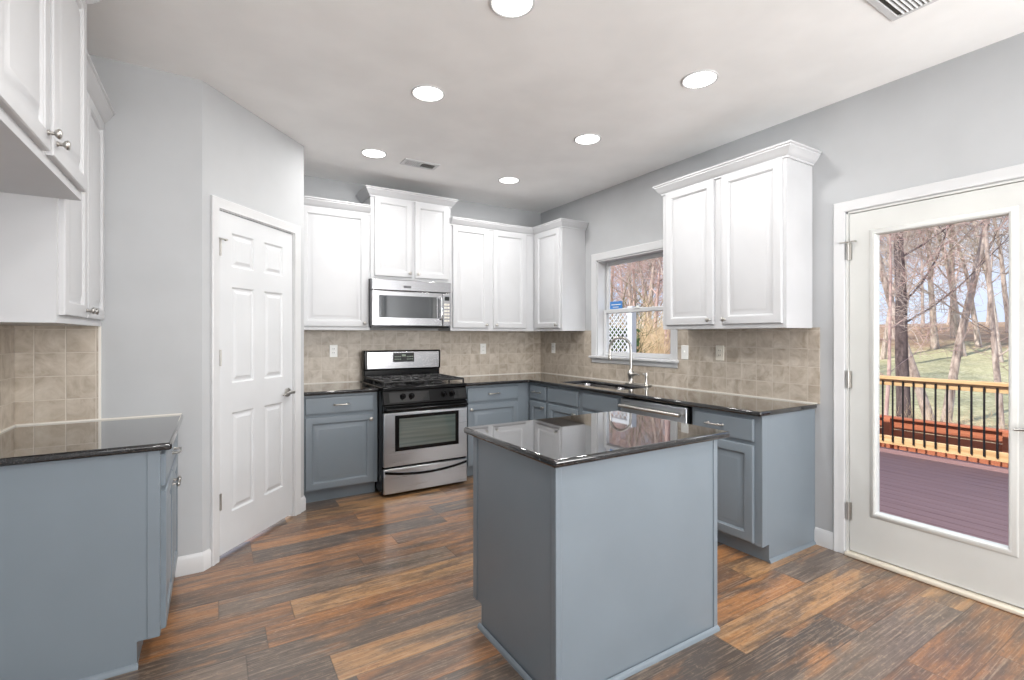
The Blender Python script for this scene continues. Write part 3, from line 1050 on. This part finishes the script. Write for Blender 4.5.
# warming drawer with its arched black grip
o = B().box(0.004, 0.0, 0.028, W - 0.004, 0.036, 0.232).done('drawer', 'steel', t, bevel=0.006)
q = B()
N = 24
top, bot = [], []
for i in range(N + 1):
    x = 0.012 + (W - 0.024) * i / N
    s_ = (i / N * 2 - 1) ** 2
    zc = 0.168 + 0.040 * s_
    top.append((x, zc + 0.010))
    bot.append((x, zc - 0.010))
loopf = lambda y: [(x, y, z) for x, z in bot] + [(x, y, z) for x, z in top[::-1]]
q.rings([loopf(0.002), loopf(-0.006), [(x, -0.008, z) for x, y, z in loopf(0)]])
q.done('grip', 'black', o)
# oven door
o = B().box(0.004, -0.004, 0.250, W - 0.004, 0.036, 0.690).done('oven_door', 'steel', t, bevel=0.006)
B().box(0.095, -0.006, 0.372, W - 0.088, -0.003, 0.668).done('window_surround', 'black', o, bevel=0.012)
B().box(0.130, -0.0075, 0.404, W - 0.122, -0.0055, 0.640).done('window_glass', 'ovenglass', o, smooth=0)
q = B()
q.tube([(0.02, -0.004, 0.722), (0.025, -0.040, 0.722), (0.06, -0.050, 0.722), (W / 2, -0.058, 0.722), (W - 0.06, -0.050, 0.722), (W - 0.025, -0.040, 0.722), (W - 0.02, -0.004, 0.722)], 0.013, 12)
q.done('oven_handle', 'black', o)
B().box(0.004, -0.002, 0.694, W - 0.004, 0.036, 0.752).done('door_top_band', 'black', o, bevel=0.005)
# control panel, leaning back
q = B()
lean = lambda x, y, z: (x, y + (z - 0.757) * 0.30, z)
q.box(0.0, -0.004, 0.757, W, 0.05, 0.872, lean)
cp = q.done('control_panel', 'black', t, bevel=0.006)
B().box(0.052, -0.0055, 0.775, 0.40, -0.003, 0.855, lean).done('panel_overlay', 'blackgloss', cp, smooth=0)
B().box(W - 0.13, -0.0055, 0.775, W - 0.012, -0.003, 0.855, lean).done('panel_overlay', 'blackgloss', cp, smooth=0)
for x in (0.168, 0.243, 0.537, 0.612):
    y0 = -0.005 + (0.822 - 0.757) * 0.30
    k = B().lathe((x, y0, 0.822), (0, -1, -0.15), [(0, 0.025), (0.006, 0.025), (0.010, 0.020), (0.026, 0.018), (0.030, 0.015)], 20)
    k.box(x - 0.004, y0 - 0.036, 0.802, x + 0.004, y0 - 0.026, 0.838)
    k.done('knob', 'black', cp)
# cooktop with raised rim
q = B().slab([-0.004, 0.02, W - 0.02, W + 0.004], [0.02, 0.055, 0.66, 0.70], lambda i, j: True, 0.878, 0.902)
q.done('cooktop', 'black', t, bevel=0.007, seg=3)
B().box(0.0, 0.012, 0.872, W, 0.024, 0.898).done('cooktop_front_trim', 'black', t, bevel=0.004)
for bx in (0.20, 0.56):
    for by in (0.20, 0.51):
        B().lathe((bx, by, 0.900), (0, 0, 1), [(0, 0.060), (0.004, 0.058), (0.006, 0.040), (0.016, 0.038), (0.017, 0.030), (0.024, 0.030), (0.026, 0.026)], 22).done('burner', 'iron', t)
for gx0, gx1 in ((0.022, 0.372), (0.386, 0.738)):
    q = B()
    zt = 0.940
    bar = lambda a, b, r=0.0085: q.tube([a, b], r, 8)
    y0, y1 = 0.045, 0.640
    gxm = (gx0 + gx1) / 2
    for a, b in (((gx0, y0), (gx1, y0)), ((gx1, y0), (gx1, y1)), ((gx1, y1), (gx0, y1)), ((gx0, y1), (gx0, y0)), ((gx0, 0.355), (gx1, 0.355))):
        bar((*a, zt), (*b, zt))
    for cy in (0.20, 0.51):
        for xq in (gx0 + 0.075, gx1 - 0.075):
            bar((xq, max(cy - 0.15, y0), zt), (xq, cy - 0.075, zt + 0.003))
            bar((xq, min(cy + 0.15, y1), zt), (xq, cy + 0.075, zt + 0.003))
        for dx_, dy_ in ((1, 0), (-1, 0), (0, 1), (0, -1)):
            ex = gx1 if dx_ > 0 else gx0 if dx_ < 0 else gxm
            ey = (cy + 0.15 if dy_ > 0 else cy - 0.15) if dy_ else cy
            ey = min(max(ey, y0), y1)
            bar((gxm + dx_ * 0.022, cy + dy_ * 0.022, zt + 0.004), (ex, ey, zt))
    for px_, py_ in ((gx0, y0), (gx1, y0), (gx0, y1), (gx1, y1), (gx0, 0.355), (gx1, 0.355)):
        bar((px_, py_, 0.900), (px_, py_, zt))
    q.done('burner_grate', 'iron', t)
# backguard
q = B()
q.box(0.016, 0.668, 0.895, W + 0.016, 0.735, 1.005)
q.box(0.012, 0.655, 1.0, W + 0.022, 0.745, 1.185)
bg = q.done('backguard', 'black', t, bevel=0.012, seg=3)
B().box(0.042, 0.650, 1.010, W + 0.002, 0.656, 1.172).done('backguard_panel', 'steelv', bg, bevel=0.004)
dp = B().box(0.288, 0.6475, 1.072, 0.498, 0.651, 1.160).done('display', 'display', bg, bevel=0.002)
q = B()
for i in range(4):
    q.box(0.303 + i * 0.017, 0.6468, 1.095, 0.314 + i * 0.017, 0.6476, 1.103)
    q.box(0.303 + i * 0.017, 0.6468, 1.120, 0.314 + i * 0.017, 0.6476, 1.128)
    q.box(0.423 + i * 0.017, 0.6468, 1.095, 0.434 + i * 0.017, 0.6476, 1.103)
    q.box(0.423 + i * 0.017, 0.6468, 1.120, 0.434 + i * 0.017, 0.6476, 1.128)
q.box(0.374, 0.6468, 1.125, 0.414, 0.6476, 1.145)
q.done('display_marks', 'digits', dp, smooth=0)

# ------------------------------------------------------------------ microwave
t = thing('microwave_oven', 'stainless steel microwave hung over the range', 'microwave', (1.178, 4.285, 1.398))
W, H = 0.760, 0.436
B().box(0, 0.045, 0.014, W, 0.39, H).done('body', 'darksteel', t, smooth=0)
B().box(0.01, 0.03, 0.0, W - 0.01, 0.38, 0.014).done('underside', 'black', t, smooth=0)
v_ = B().box(0.0, 0.0, 0.335, W, 0.046, H - 0.002).done('vent_band', 'steelv', t, bevel=0.006)
B().box(0.290, -0.003, 0.362, 0.360, 0.001, 0.384).done('badge', 'darksteel', v_, bevel=0.002)
dr = B().box(0.0, -0.004, 0.016, 0.672, 0.046, 0.330).done('door', 'steelv', t, bevel=0.006)
B().box(0.062, -0.006, 0.090, 0.612, -0.003, 0.290).done('window_glass', 'darkglass', dr, bevel=0.003)
q = B()
q.tube([(0.645, -0.004, 0.285), (0.645, -0.038, 0.278), (0.645, -0.040, 0.26), (0.645, -0.040, 0.105), (0.645, -0.038, 0.087), (0.645, -0.004, 0.080)], 0.011, 12)
q.box(0.634, -0.006, 0.27, 0.656, -0.003, 0.30).box(0.634, -0.006, 0.065, 0.656, -0.003, 0.095)
q.done('handle', 'chrome', dr)
cpn = B().box(0.676, 0.0, 0.016, W, 0.046, 0.330).done('control_panel', 'steelv', t, bevel=0.005)
B().box(0.694, -0.002, 0.262, 0.742, 0.001, 0.300).done('display', 'display', cpn, smooth=0)
q = B()
for i in range(3):
    for j in range(6):
        q.box(0.692 + i * 0.019, -0.001, 0.060 + j * 0.031, 0.704 + i * 0.019, 0.001, 0.078 + j * 0.031)
q.done('keypad', 'almond', cpn, smooth=0)

# ------------------------------------------------------------------ dishwasher
t = thing('dishwasher', 'stainless steel dishwasher right of the sink base', 'dishwasher', (2.668, 2.750, 0), R(-90))
W = 0.640
B().box(0.0, 0.03, 0.10, W, 0.595, 0.858).done('body', 'black', t, smooth=0)
B().box(0.0, 0.085, 0.0, W, 0.55, 0.10).done('toe_panel', 'black', t, smooth=0)
dr = B().box(0.012, -0.010, 0.105, W - 0.022, 0.03, 0.846).done('door', 'steel', t, bevel=0.006)
q = B().tube([(0.03, -0.045, 0.795), (W - 0.045, -0.045, 0.795)], 0.012, 14)
for x in (0.05, W - 0.065):
    q.tube([(x, -0.010, 0.795), (x, -0.045, 0.795)], 0.009, 10)
q.done('handle', 'nickel', dr)

# ------------------------------------------------------------------ sink, faucet
t = thing('kitchen_sink', 'stainless steel double-bowl sink sunk in the black worktop', 'sink', (0, 0, 0))
q = B()
ym = 3.21
for a, b in ((SY0, ym - 0.012), (ym + 0.012, SY1)):
    def rect(i, z, r=0.05):
        pts = []
        x0, x1, y0, y1 = SX0 - 0.004 + i, SX1 + 0.004 - i, a + i, b - i
        for cx, cy, a0 in ((x1 - r, y1 - r, 0), (x0 + r, y1 - r, 90), (x0 + r, y0 + r, 180), (x1 - r, y0 + r, 270)):
            for k in range(6):
                an = R(a0 + 18 * k)
                pts.append((cx + r * math.cos(an), cy + r * math.sin(an), z))
        return pts
    q.rings([rect(-0.012, CB - 0.001), rect(0.0, CB - 0.001), rect(0.004, CB - 0.012), rect(0.012, 0.68), rect(0.03, 0.665)], close=False)
    vs = [q.b.verts.new(p) for p in rect(0.03, 0.665)]
    q.b.faces.new(vs)
q.box(SX0, ym - 0.012, 0.70, SX1, ym + 0.012, CB - 0.006)
q.done('basin', 'steelv', t, recalc=False)
for a, b in ((SY0, ym), (ym, SY1)):
    B().lathe(((SX0 + SX1) / 2, (a + b) / 2, 0.667), (0, 0, 1), [(0, 0.045), (0.003, 0.043), (0.004, 0.03), (0.002, 0.028)], 20).done('drain', 'chrome', t)

t = thing('kitchen_faucet', 'gooseneck faucet with side lever behind the sink', 'faucet', (3.150, 3.120, CT))
B().box(-0.030, -0.215, 0.0, 0.030, 0.050, 0.012).done('deck_plate', 'nickel', t, bevel=0.004)
B().lathe((0, 0, 0.010), (0, 0, 1), [(0, 0.030), (0.012, 0.026), (0.02, 0.021), (0.055, 0.022), (0.068, 0.029), (0.088, 0.031), (0.105, 0.026), (0.118, 0.016), (0.130, 0.013)], 20).done('faucet_body', 'nickel', t)
dv = Vector((-0.40, 0.92, 0)).normalized()
pts = [Vector((0, 0, 0.12)), Vector((0, 0, 0.20)), Vector((0, 0, 0.30))]
rr = 0.100
for k in range(1, 13):
    an = math.pi * k / 12
    pts.append(Vector((0, 0, 0.318)) + dv * (rr - rr * math.cos(an)) + Vector((0, 0, rr * math.sin(an))))
end = dv * (2 * rr)
pts += [end + Vector((0, 0, 0.29)), end + Vector((0, 0, 0.245))]
sp = B().tube(pts, 0.012, 14).done('spout', 'nickel', t)
B().lathe(end + Vector((0, 0, 0.265)), (0, 0, -1), [(0, 0.013), (0.006, 0.017), (0.05, 0.017), (0.056, 0.014)], 16).done('spray_head', 'nickel', sp)
q = B().tube([(0, -0.018, 0.088), (0, -0.050, 0.096)], [0.020, 0.015], 12)
q.tube([(0, -0.045, 0.095), (-0.006, -0.070, 0.100), (-0.012, -0.115, 0.090)], [0.014, 0.010, 0.006], 12)
q.done('lever', 'nickel', t)
t = thing('side_sprayer', 'small nickel side sprayer to the right of the faucet', 'sprayer', (3.150, 2.940, CT + 0.0122))
B().lathe((0, 0, 0), (0, 0, 1), [(0, 0.024), (0.006, 0.024), (0.012, 0.018), (0.020, 0.014)], 18).done('holder', 'nickel', t)
q = B().lathe((0, 0, 0.02), (0, 0, 1), [(0, 0.012), (0.03, 0.010), (0.05, 0.013), (0.075, 0.016), (0.085, 0.012)], 16)
q.tube([(0, 0, 0.085), (-0.012, 0.028, 0.095)], [0.010, 0.008], 12)
q.done('spray_wand', 'nickel', t)

# ------------------------------------------------------------------ outlets and switches


def plate(name, label, cat, loc, rz, kind, mat='plastic', w=0.070):
    t = thing(name, label, cat, loc, R(rz), 'outlets on the tile' if cat == 'outlet' else None)
    B().box(-w / 2, -0.006, -0.057, w / 2, 0, 0.057).done('cover_plate', mat, t, bevel=0.003)
    if kind == 'outlet':
        for z in (-0.026, 0.010):
            s_ = B().box(-0.016, -0.0075, z - 0.002, 0.016, -0.005, z + 0.020).done('socket', mat, t, bevel=0.003)
            B().box(-0.008, -0.0079, z + 0.006, -0.005, -0.0070, z + 0.015).box(0.005, -0.0079, z + 0.006, 0.008, -0.0070, z + 0.015).done('socket_slots', 'slot', s_, smooth=0)
    else:
        s_ = B().box(-0.006, -0.0075, -0.013, 0.006, -0.005, 0.013).done('toggle_seat', mat, t, smooth=0)
        B().box(-0.0045, -0.018, 0.0, 0.0045, -0.006, 0.010).done('toggle', mat, t, bevel=0.002)
    return t


plate('wall_outlet', 'white outlet on the tile above the worktop left of the range', 'outlet', (0.935, YB - TT, 1.184), 0, 'outlet')
plate('wall_outlet', 'white outlet on the tile of the range wall, right of the range', 'outlet', (2.497, YB - TT, 1.182), 0, 'outlet')
plate('wall_outlet', 'white outlet on the tile near the corner, left of the sink window', 'outlet', (XR - TT, 4.423, 1.186), -90, 'outlet')
plate('light_switch', 'white light switch right against the sink window frame', 'switch', (XR - TT, 2.628, 1.190), -90, 'switch')
plate('wall_outlet', 'almond outlet on the tile under the wall cabinet near the patio door', 'outlet', (XR - TT, 2.307, 1.194), -90, 'outlet', 'almond')

# ------------------------------------------------------------------ ceiling lights and vents
CAN = [(1.095, 1.785, 'ceiling downlight of the left row nearest the camera, at the top edge'),
       (1.080, 2.715, 'ceiling downlight of the left row, the middle one above the aisle'),
       (1.070, 3.831, 'small-looking ceiling downlight of the left row, nearest the microwave cabinet'),
       (2.320, 1.770, 'ceiling downlight in front of the tall wall cabinet by the patio door'),
       (2.325, 2.736, 'ceiling downlight of the right row, the middle one above the island'),
       (2.320, 3.839, 'small-looking ceiling downlight nearest the far corner of the room')]
proto = thing('recessed_light', CAN[0][2], 'ceiling light', (0, 0, CE), 0, 'recessed ceiling lights')
B().sweep([(0.098 * math.cos(R(a)), 0.098 * math.sin(R(a))) for a in range(0, 360, 12)], [(0, 0), (0, -0.005), (-0.006, -0.008), (-0.012, -0.004), (-0.012, 0)], xy, closed=True).done('trim_ring', 'trim', proto)
B().lathe((0, 0, -0.0005), (0, 0, -1), [(0, 0.0875), (0.004, 0.0875), (0.0055, 0.05), (0.006, 0.0)], 32).done('lens', 'lamp', proto)
for i, (x, y, lb) in enumerate(CAN):
    o = proto if i == 0 else copy_tree(proto)
    o.location = (x, y, CE)
    o['label'] = lb
    add_light('downlight_beam', 'AREA', (x, y, CE - 0.012), (0, 0, 0), CAN_WATTS, (1.0, 0.985, 0.965), shape='DISK', size=0.15)
for x in (0.2, 1.7):  # unseen extra downlights added for their light, no fixtures built
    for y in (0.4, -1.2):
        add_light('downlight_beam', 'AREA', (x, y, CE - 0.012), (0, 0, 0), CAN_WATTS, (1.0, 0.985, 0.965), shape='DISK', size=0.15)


def vent(label, x, y, w, l, rz, halves):
    t = thing('ceiling_vent', label, 'vent', (x, y, CE), R(rz))
    B().sweep([(-w / 2, -l / 2), (w / 2, -l / 2), (w / 2, l / 2), (-w / 2, l / 2)], [(0, 0), (0, -0.006), (-0.026, -0.009), (-0.028, 0)], xy, closed=True).done('frame', 'trim', t)
    B().box(-w / 2 + 0.02, -l / 2 + 0.02, -0.003, w / 2 - 0.02, l / 2 - 0.02, -0.001).done('duct_backing', 'rubber', t, smooth=0)
    n = int((w - 0.06) / 0.016)
    for k in range(n):
        xx = -w / 2 + 0.032 + k * 0.016
        sgn = -1 if (halves and xx > 0) else 1
        q = B()
        f = lambda a, b, c: (xx + a + sgn * c * 0.9, b, -0.003 - c)
        q.box(-0.001, -l / 2 + 0.026, 0.0, 0.001, l / 2 - 0.026, 0.008, f)
        q.done('louver', 'trim', t, smooth=0)
    if halves:
        B().box(-0.006, -l / 2 + 0.02, -0.011, 0.006, l / 2 - 0.02, -0.002).done('divider', 'trim', t, smooth=0)
    return t


vent('white ceiling register with a dark half, above the microwave cabinet', 1.467, 3.871, 0.30, 0.15, 0, True)
vent('white slatted ceiling vent cut by the top edge, near the patio door wall', 2.487, 0.798, 0.36, 0.30, 90, False)

# ------------------------------------------------------------------ outside: deck, railing, yard, trees
rng = random.Random(11)


def ground_z(x, y):
    a = min(max((x - 9.5) / 42.0, 0), 1)
    b = min(max((x - 50.0) / 60.0, 0), 1)
    return -0.95 + 2.9 * (a * a * (3 - 2 * a)) + 1.6 * b + 0.10 * math.sin(x * 0.5 + y * 0.3) * min(1, max(0, (x - 9) / 6)) + 0.08 * math.sin(y * 0.9 - x * 0.23)


q = B()
gx = [3.45 + 0.6 * i for i in range(30)] + [22 + 2.5 * i for i in range(20)] + [75 + 9 * i for i in range(9)]
gy = [-30 + 2.2 * j for j in range(60)]
vs = [[q.b.verts.new((x, y, ground_z(x, y))) for y in gy] for x in gx]
for i in range(len(gx) - 1):
    for j in range(len(gy) - 1):
        q.b.faces.new((vs[i][j], vs[i + 1][j], vs[i + 1][j + 1], vs[i][j + 1]))
struct(q.done('yard_ground', 'ground', smooth=60))

DKZ = -0.12
q = B()
x = 3.43
while x < 7.28:
    q.box(x, -1.6, DKZ - 0.025, x + 0.136, 6.6, DKZ)
    x += 0.142
q.box(3.45, -1.6, DKZ - 0.22, 7.25, -1.56, DKZ - 0.026).box(7.22, -1.6, DKZ - 0.22, 7.26, 6.6, DKZ - 0.026)
for k in range(10):
    q.box(3.45, -1.5 + k * 0.88, DKZ - 0.2, 7.22, -1.46 + k * 0.88, DKZ - 0.026)
struct(q.done('deck', 'deckwood', bevel=0.004, smooth=0))

t = thing('deck_railing', 'pine deck railing with thin black metal balusters beyond the patio door', 'railing', (7.24, 0, DKZ))
RX = 7.24
B().box(-0.065, -1.6, 0.900, 0.065, 6.6, 0.938).done('cap_rail', 'railwood', t, bevel=0.004)
B().box(-0.020, -1.6, 0.822, 0.020, 6.6, 0.900).done('top_rail', 'railwood', t, bevel=0.004)
B().box(-0.020, -1.6, 0.083, 0.020, 6.6, 0.187).done('bottom_rail', 'railwood', t, bevel=0.004)
for y in (-1.55, 0.45, 3.75, 6.55):
    B().box(-0.045, y - 0.045, -0.8, 0.045, y + 0.045, 0.900).done('post', 'railwood', t, bevel=0.004)
bal = B().tube([(-0.030, 0, 0.12), (-0.030, 0, 0.88)], 0.0105, 8).done('baluster', 'blackrail', t)
y, first = 2.783 + 0.1055 * 34, True
while y > -1.4:
    if first:
        o, first = bal, False
    else:
        o = bal.copy()
        COL.objects.link(o)
        o.parent = t
    o.location = (0, y, 0)
    y -= 0.1055

t = thing('wood_fence', 'low red stained board fence just below the deck railing', 'fence', (8.25, 0, -1.0))
for k in range(7):
    B().box(-0.012, -2.0, 0.10 + k * 0.150, 0.012, 7.0, 0.238 + k * 0.150).done('board', 'redwood', t, bevel=0.004)
for k in range(8):
    B().box(-0.10, -1.9 + k * 1.24, -0.02, -0.014, -1.81 + k * 1.24, 1.16).done('post', 'redwood', t, bevel=0.004)
B().box(-0.07, -2.0, 1.145, 0.05, 7.0, 1.172).done('cap_board', 'redwood', t, bevel=0.004)

t = thing('lattice_panel', 'white diamond lattice panel outside the left edge of the sink window', 'lattice', (5.0, 4.90, DKZ))
q = B()
LH, LW = 1.84, 1.45
for k in range(-40, 60):
    for s_ in (1, -1):
        c0 = k * 0.085
        # line y = c0 + s*z clipped to the panel
        pts = []
        for z in (0.12, LH - 0.05):
            pts.append((c0 + s_ * z, z))
        (ya, za), (yb, zb) = pts
        lo, hi = 0.08, LW - 0.05

        def clip(yv, zv):
            if yv < lo:
                return lo, zv + (lo - yv) * s_
            if yv > hi:
                return hi, zv + (hi - yv) * s_
            return yv, zv
        if max(ya, yb) < lo or min(ya, yb) > hi:
            continue
        a, b = clip(ya, za), clip(yb, zb)
        if abs(a[0] - b[0]) < 0.03:
            continue
        n_ = Vector((b[0] - a[0], b[1] - a[1])).normalized()
        m_ = Vector((-n_.y, n_.x)) * 0.0078
        xo = 0.004 * s_
        lp = [[(xo + e, a[0] + m_.x, a[1] + m_.y), (xo + e, b[0] + m_.x, b[1] + m_.y), (xo + e, b[0] - m_.x, b[1] - m_.y), (xo + e, a[0] - m_.x, a[1] - m_.y)] for e in (-0.003, 0.003)]
        q.rings(lp)
q.done('lattice', 'lattice', t, smooth=0)
B().box(-0.045, -0.01, 0, 0.045, 0.08, LH + 0.02).done('post', 'lattice', t, bevel=0.004)
B().box(-0.045, LW - 0.05, 0, 0.045, LW + 0.04, LH + 0.02).done('post', 'lattice', t, bevel=0.004)
B().box(-0.02, 0.08, LH - 0.06, 0.02, LW - 0.05, LH).box(-0.02, 0.08, 0.10, 0.02, LW - 0.05, 0.16).done('frame_rails', 'lattice', t, bevel=0.003)


def at(u, dist):
    """ground point seen at photo column u, dist metres away along the ground"""
    a = math.atan((u - 512) / 485.0) + R(31.5)
    x, y = dist * math.sin(a), dist * math.cos(a)
    return x, y


def grow(q, p, d, length, r, depth, rg, kids=6, spread=0.75, up=0.12, seg0=7, rmin=0.004, wander=0.16):
    n = 6 if depth >= 2 else 4
    pts, rads = [p.copy()], [r]
    dd = d.copy()
    step = length / n
    for i in range(n):
        dd = (dd + Vector((rg.uniform(-1, 1), rg.uniform(-1, 1), rg.uniform(-1, 1) + up)) * wander).normalized()
        pts.append(pts[-1] + dd * step)
        rads.append(max(r * (1 - 0.80 * (i + 1) / n), rmin * 0.6))
    q.tube(pts, rads, max(3, seg0), caps=False)
    if depth <= 0:
        return
    for k in range(kids):
        f = 0.30 + 0.70 * (k + rg.random()) / kids
        i = min(int(f * n), n - 1)
        base = pts[i].lerp(pts[i + 1], f * n - i)
        dr_ = (pts[i + 1] - pts[i]).normalized()
        side = dr_.orthogonal().normalized()
        side = Matrix.Rotation(rg.uniform(0, 2 * math.pi), 3, dr_) @ side
        nd = (dr_ * (1 - spread * 0.5) + side * spread + Vector((0, 0, 0.10))).normalized()
        rb = rads[i] * rg.uniform(0.38, 0.58)
        grow(q, base, nd, length * rg.uniform(0.42, 0.66), max(rb, rmin), depth - 1, rg, kids, spread, up, seg0 - 2, rmin, wander * 1.15)


def tree_mesh(name, mat, h, r, seed, lean=(0, 0), depth=4, kids=6, spread=0.75, rmin=0.004, limb=(0.28, 0.45), wob=0.06):
    rg = random.Random(seed)
    trunk, limbs = B(), B()
    d = Vector((lean[0], lean[1], 1)).normalized()
    n = 9
    pts, rads = [Vector((0, 0, -0.15))], [r * 1.25]
    dd = d.copy()
    for i in range(n):
        dd = (dd + Vector((rg.uniform(-1, 1), rg.uniform(-1, 1), 0)) * wob).normalized()
        pts.append(pts[-1] + dd * h / n)
        rads.append(r * (1 - 0.86 * (i + 1) / n) + 0.004)
    trunk.tube(pts, rads, 10, caps=True)
    m = kids + 4
    for k in range(m):
        f = 0.24 + 0.74 * (k + rg.random()) / m
        i = min(int(f * n), n - 1)
        base = pts[i].lerp(pts[i + 1], f * n - i)
        dr_ = (pts[i + 1] - pts[i]).normalized()
        side = Matrix.Rotation(rg.uniform(0, 2 * math.pi), 3, dr_) @ dr_.orthogonal().normalized()
        nd = (dr_ * 0.55 + side * spread).normalized()
        grow(limbs, base, nd, h * rg.uniform(0.28, 0.48) * (1.15 - 0.5 * f), rads[i] * rg.uniform(*limb), depth - 1, rg, kids, spread, 0.12, 7, rmin)
    root = thing(name, '-', 'tree')
    trunk.done('trunk', mat, root, smooth=60, recalc=False)
    limbs.done('branches', mat, root, smooth=60, recalc=False)
    return root


def put(o, u, dist, label, group=None, rz=0, sc=1.0, cat=None, sink=0.0):
    x, y = at(u, dist)
    o.location = (x, y, ground_z(x, y) - sink)
    o.rotation_euler = (0, 0, rz)
    o.scale = (sc, sc, sc)
    o['label'] = label
    if cat:
        o['category'] = cat
    if group:
        o['group'] = group
    elif 'group' in o:
        del o['group']
    return o


NEAR = dict(depth=4, kids=6, limb=(0.18, 0.32), wob=0.035)
put(tree_mesh('bare_tree', 'barkdark', 9.0, 0.128, 3, (-0.015, 0.01), **NEAR), 905, 12.5, 'thick dark-trunked bare tree behind the railing, at the left of the door glass')
put(tree_mesh('bare_tree', 'barkpale', 8.6, 0.100, 8, (-0.02, 0.21), **NEAR), 935, 14.0, 'pale bare tree leaning left across the dark trunk')
put(tree_mesh('bare_tree', 'barkpale', 9.4, 0.088, 15, (0.02, -0.06), **NEAR), 944, 14.3, 'slender pale bare tree leaning right in the middle of the door glass')
put(tree_mesh('bare_tree', 'barkpale', 6.4, 0.055, 21, (0.0, 0.03), **NEAR), 1004, 12.0, 'thin curving bare tree at the right edge of the door glass')
put(tree_mesh('bare_tree', 'barkpink', 5.2, 0.035, 25, (0.0, -0.06), **NEAR), 884, 11.2, 'small twiggy bare tree at the left edge of the door glass')

protos = [tree_mesh('bare_tree', 'barkfar', 10.0, 0.15, 40, (0.03, 0.02), 4, 6, 0.7, 0.006),
          tree_mesh('bare_tree', 'barkpink', 9.0, 0.12, 41, (-0.05, 0.03), 4, 6, 0.8, 0.006),
          tree_mesh('bare_tree', 'barkpale', 11.0, 0.13, 42, (0.02, -0.04), 4, 6, 0.65, 0.006)]
used = set()


def far_tree(u, dist, label, group, sc, pick=None):
    k = rng.randrange(3) if pick is None else pick
    o = protos[k] if k not in used else copy_tree(protos[k])
    used.add(k)
    put(o, u, dist, label, group, rng.uniform(0, 6.28), sc)


for u, dist in ((963, 31), (977, 34), (893, 40), (1012, 44), (866, 36), (922, 56), (990, 60), (1032, 54), (948, 70), (906, 74), (900, 27), (934, 33), (998, 29), (952, 38), (880, 30)):
    far_tree(u + rng.uniform(-3, 3), dist, 'distant bare tree on the leaf-covered rise beyond the lawn', 'distant bare trees on the rise beyond the lawn', rng.uniform(0.85, 1.2), rng.choice((0, 2, 2)))
for i in range(16):
    u = 592 + 92 * ((i * 0.618) % 1.0)
    far_tree(u, 15 + 24 * ((i * 0.37) % 1.0) + rng.uniform(0, 2), 'bare rosy brown tree in the dense woods behind the sink window', 'woods behind the sink window', rng.uniform(0.75, 1.1), 1 if i % 3 else 2)


def stalk_clump(name, mat, h, n, seed, leafy=False):
    rg = random.Random(seed)
    q = B()
    for k in range(n):
        a, rr_ = rg.uniform(0, 6.28), rg.uniform(0, 0.55)
        p = Vector((rr_ * math.cos(a), rr_ * math.sin(a), -0.1))
        d = Vector((rg.uniform(-.22, .22), rg.uniform(-.22, .22), 1)).normalized()
        grow(q, p, d, h * rg.uniform(0.55, 1.0), rg.uniform(0.010, 0.02), 2, rg, 5, 0.55, 0.3, 4, 0.005)
        if leafy:
            for j in range(110):
                c = p + d * h * rg.uniform(0.1, 1.0) + Vector((rg.uniform(-.35, .35), rg.uniform(-.35, .35), 0))
                e1 = Vector((rg.uniform(-1, 1), rg.uniform(-1, 1), rg.uniform(-1, 1))).normalized() * 0.10
                e2 = e1.orthogonal().normalized() * 0.06
                q.b.faces.new([q.b.verts.new(v) for v in (c - e1, c + e2, c + e1, c - e2)])
    o = q.done(name, mat, None, smooth=0, recalc=False)
    o['category'] = 'shrub'
    return o


cl = [stalk_clump('dry_shrub', 'drygrass', 2.3, 11, 60), stalk_clump('dry_shrub', 'drygrass', 1.9, 13, 61)]
for i in range(26):
    o = cl[i % 2] if i < 2 else cl[i % 2].copy()
    if i >= 2:
        COL.objects.link(o)
    put(o, 596 + 86 * ((i * 0.618 + .3) % 1.0), 13.5 + 12 * ((i * 0.43) % 1.0), 'tall dry golden brush in the woods behind the sink window', 'golden brush behind the sink window', rng.uniform(0, 6.28), rng.uniform(0.85, 1.25), 'shrub')
for i in range(9):
    o = cl[i % 2].copy()
    COL.objects.link(o)
    put(o, 872 + 17 * i + rng.uniform(-5, 5), 10.4 + rng.uniform(0, 2.2), 'low dry weeds between the red fence and the tree trunks', 'dry weeds beyond the red fence', rng.uniform(0, 6.28), rng.uniform(0.26, 0.36), 'shrub')
ev = stalk_clump('evergreen_shrub', 'evergreen', 2.9, 16, 70, True)
put(ev, 612, 9.0, 'dark green leafy shrub showing through the white lattice', None, 0, 0.72, 'shrub')
ev.scale = (0.6, 0.6, 0.9)
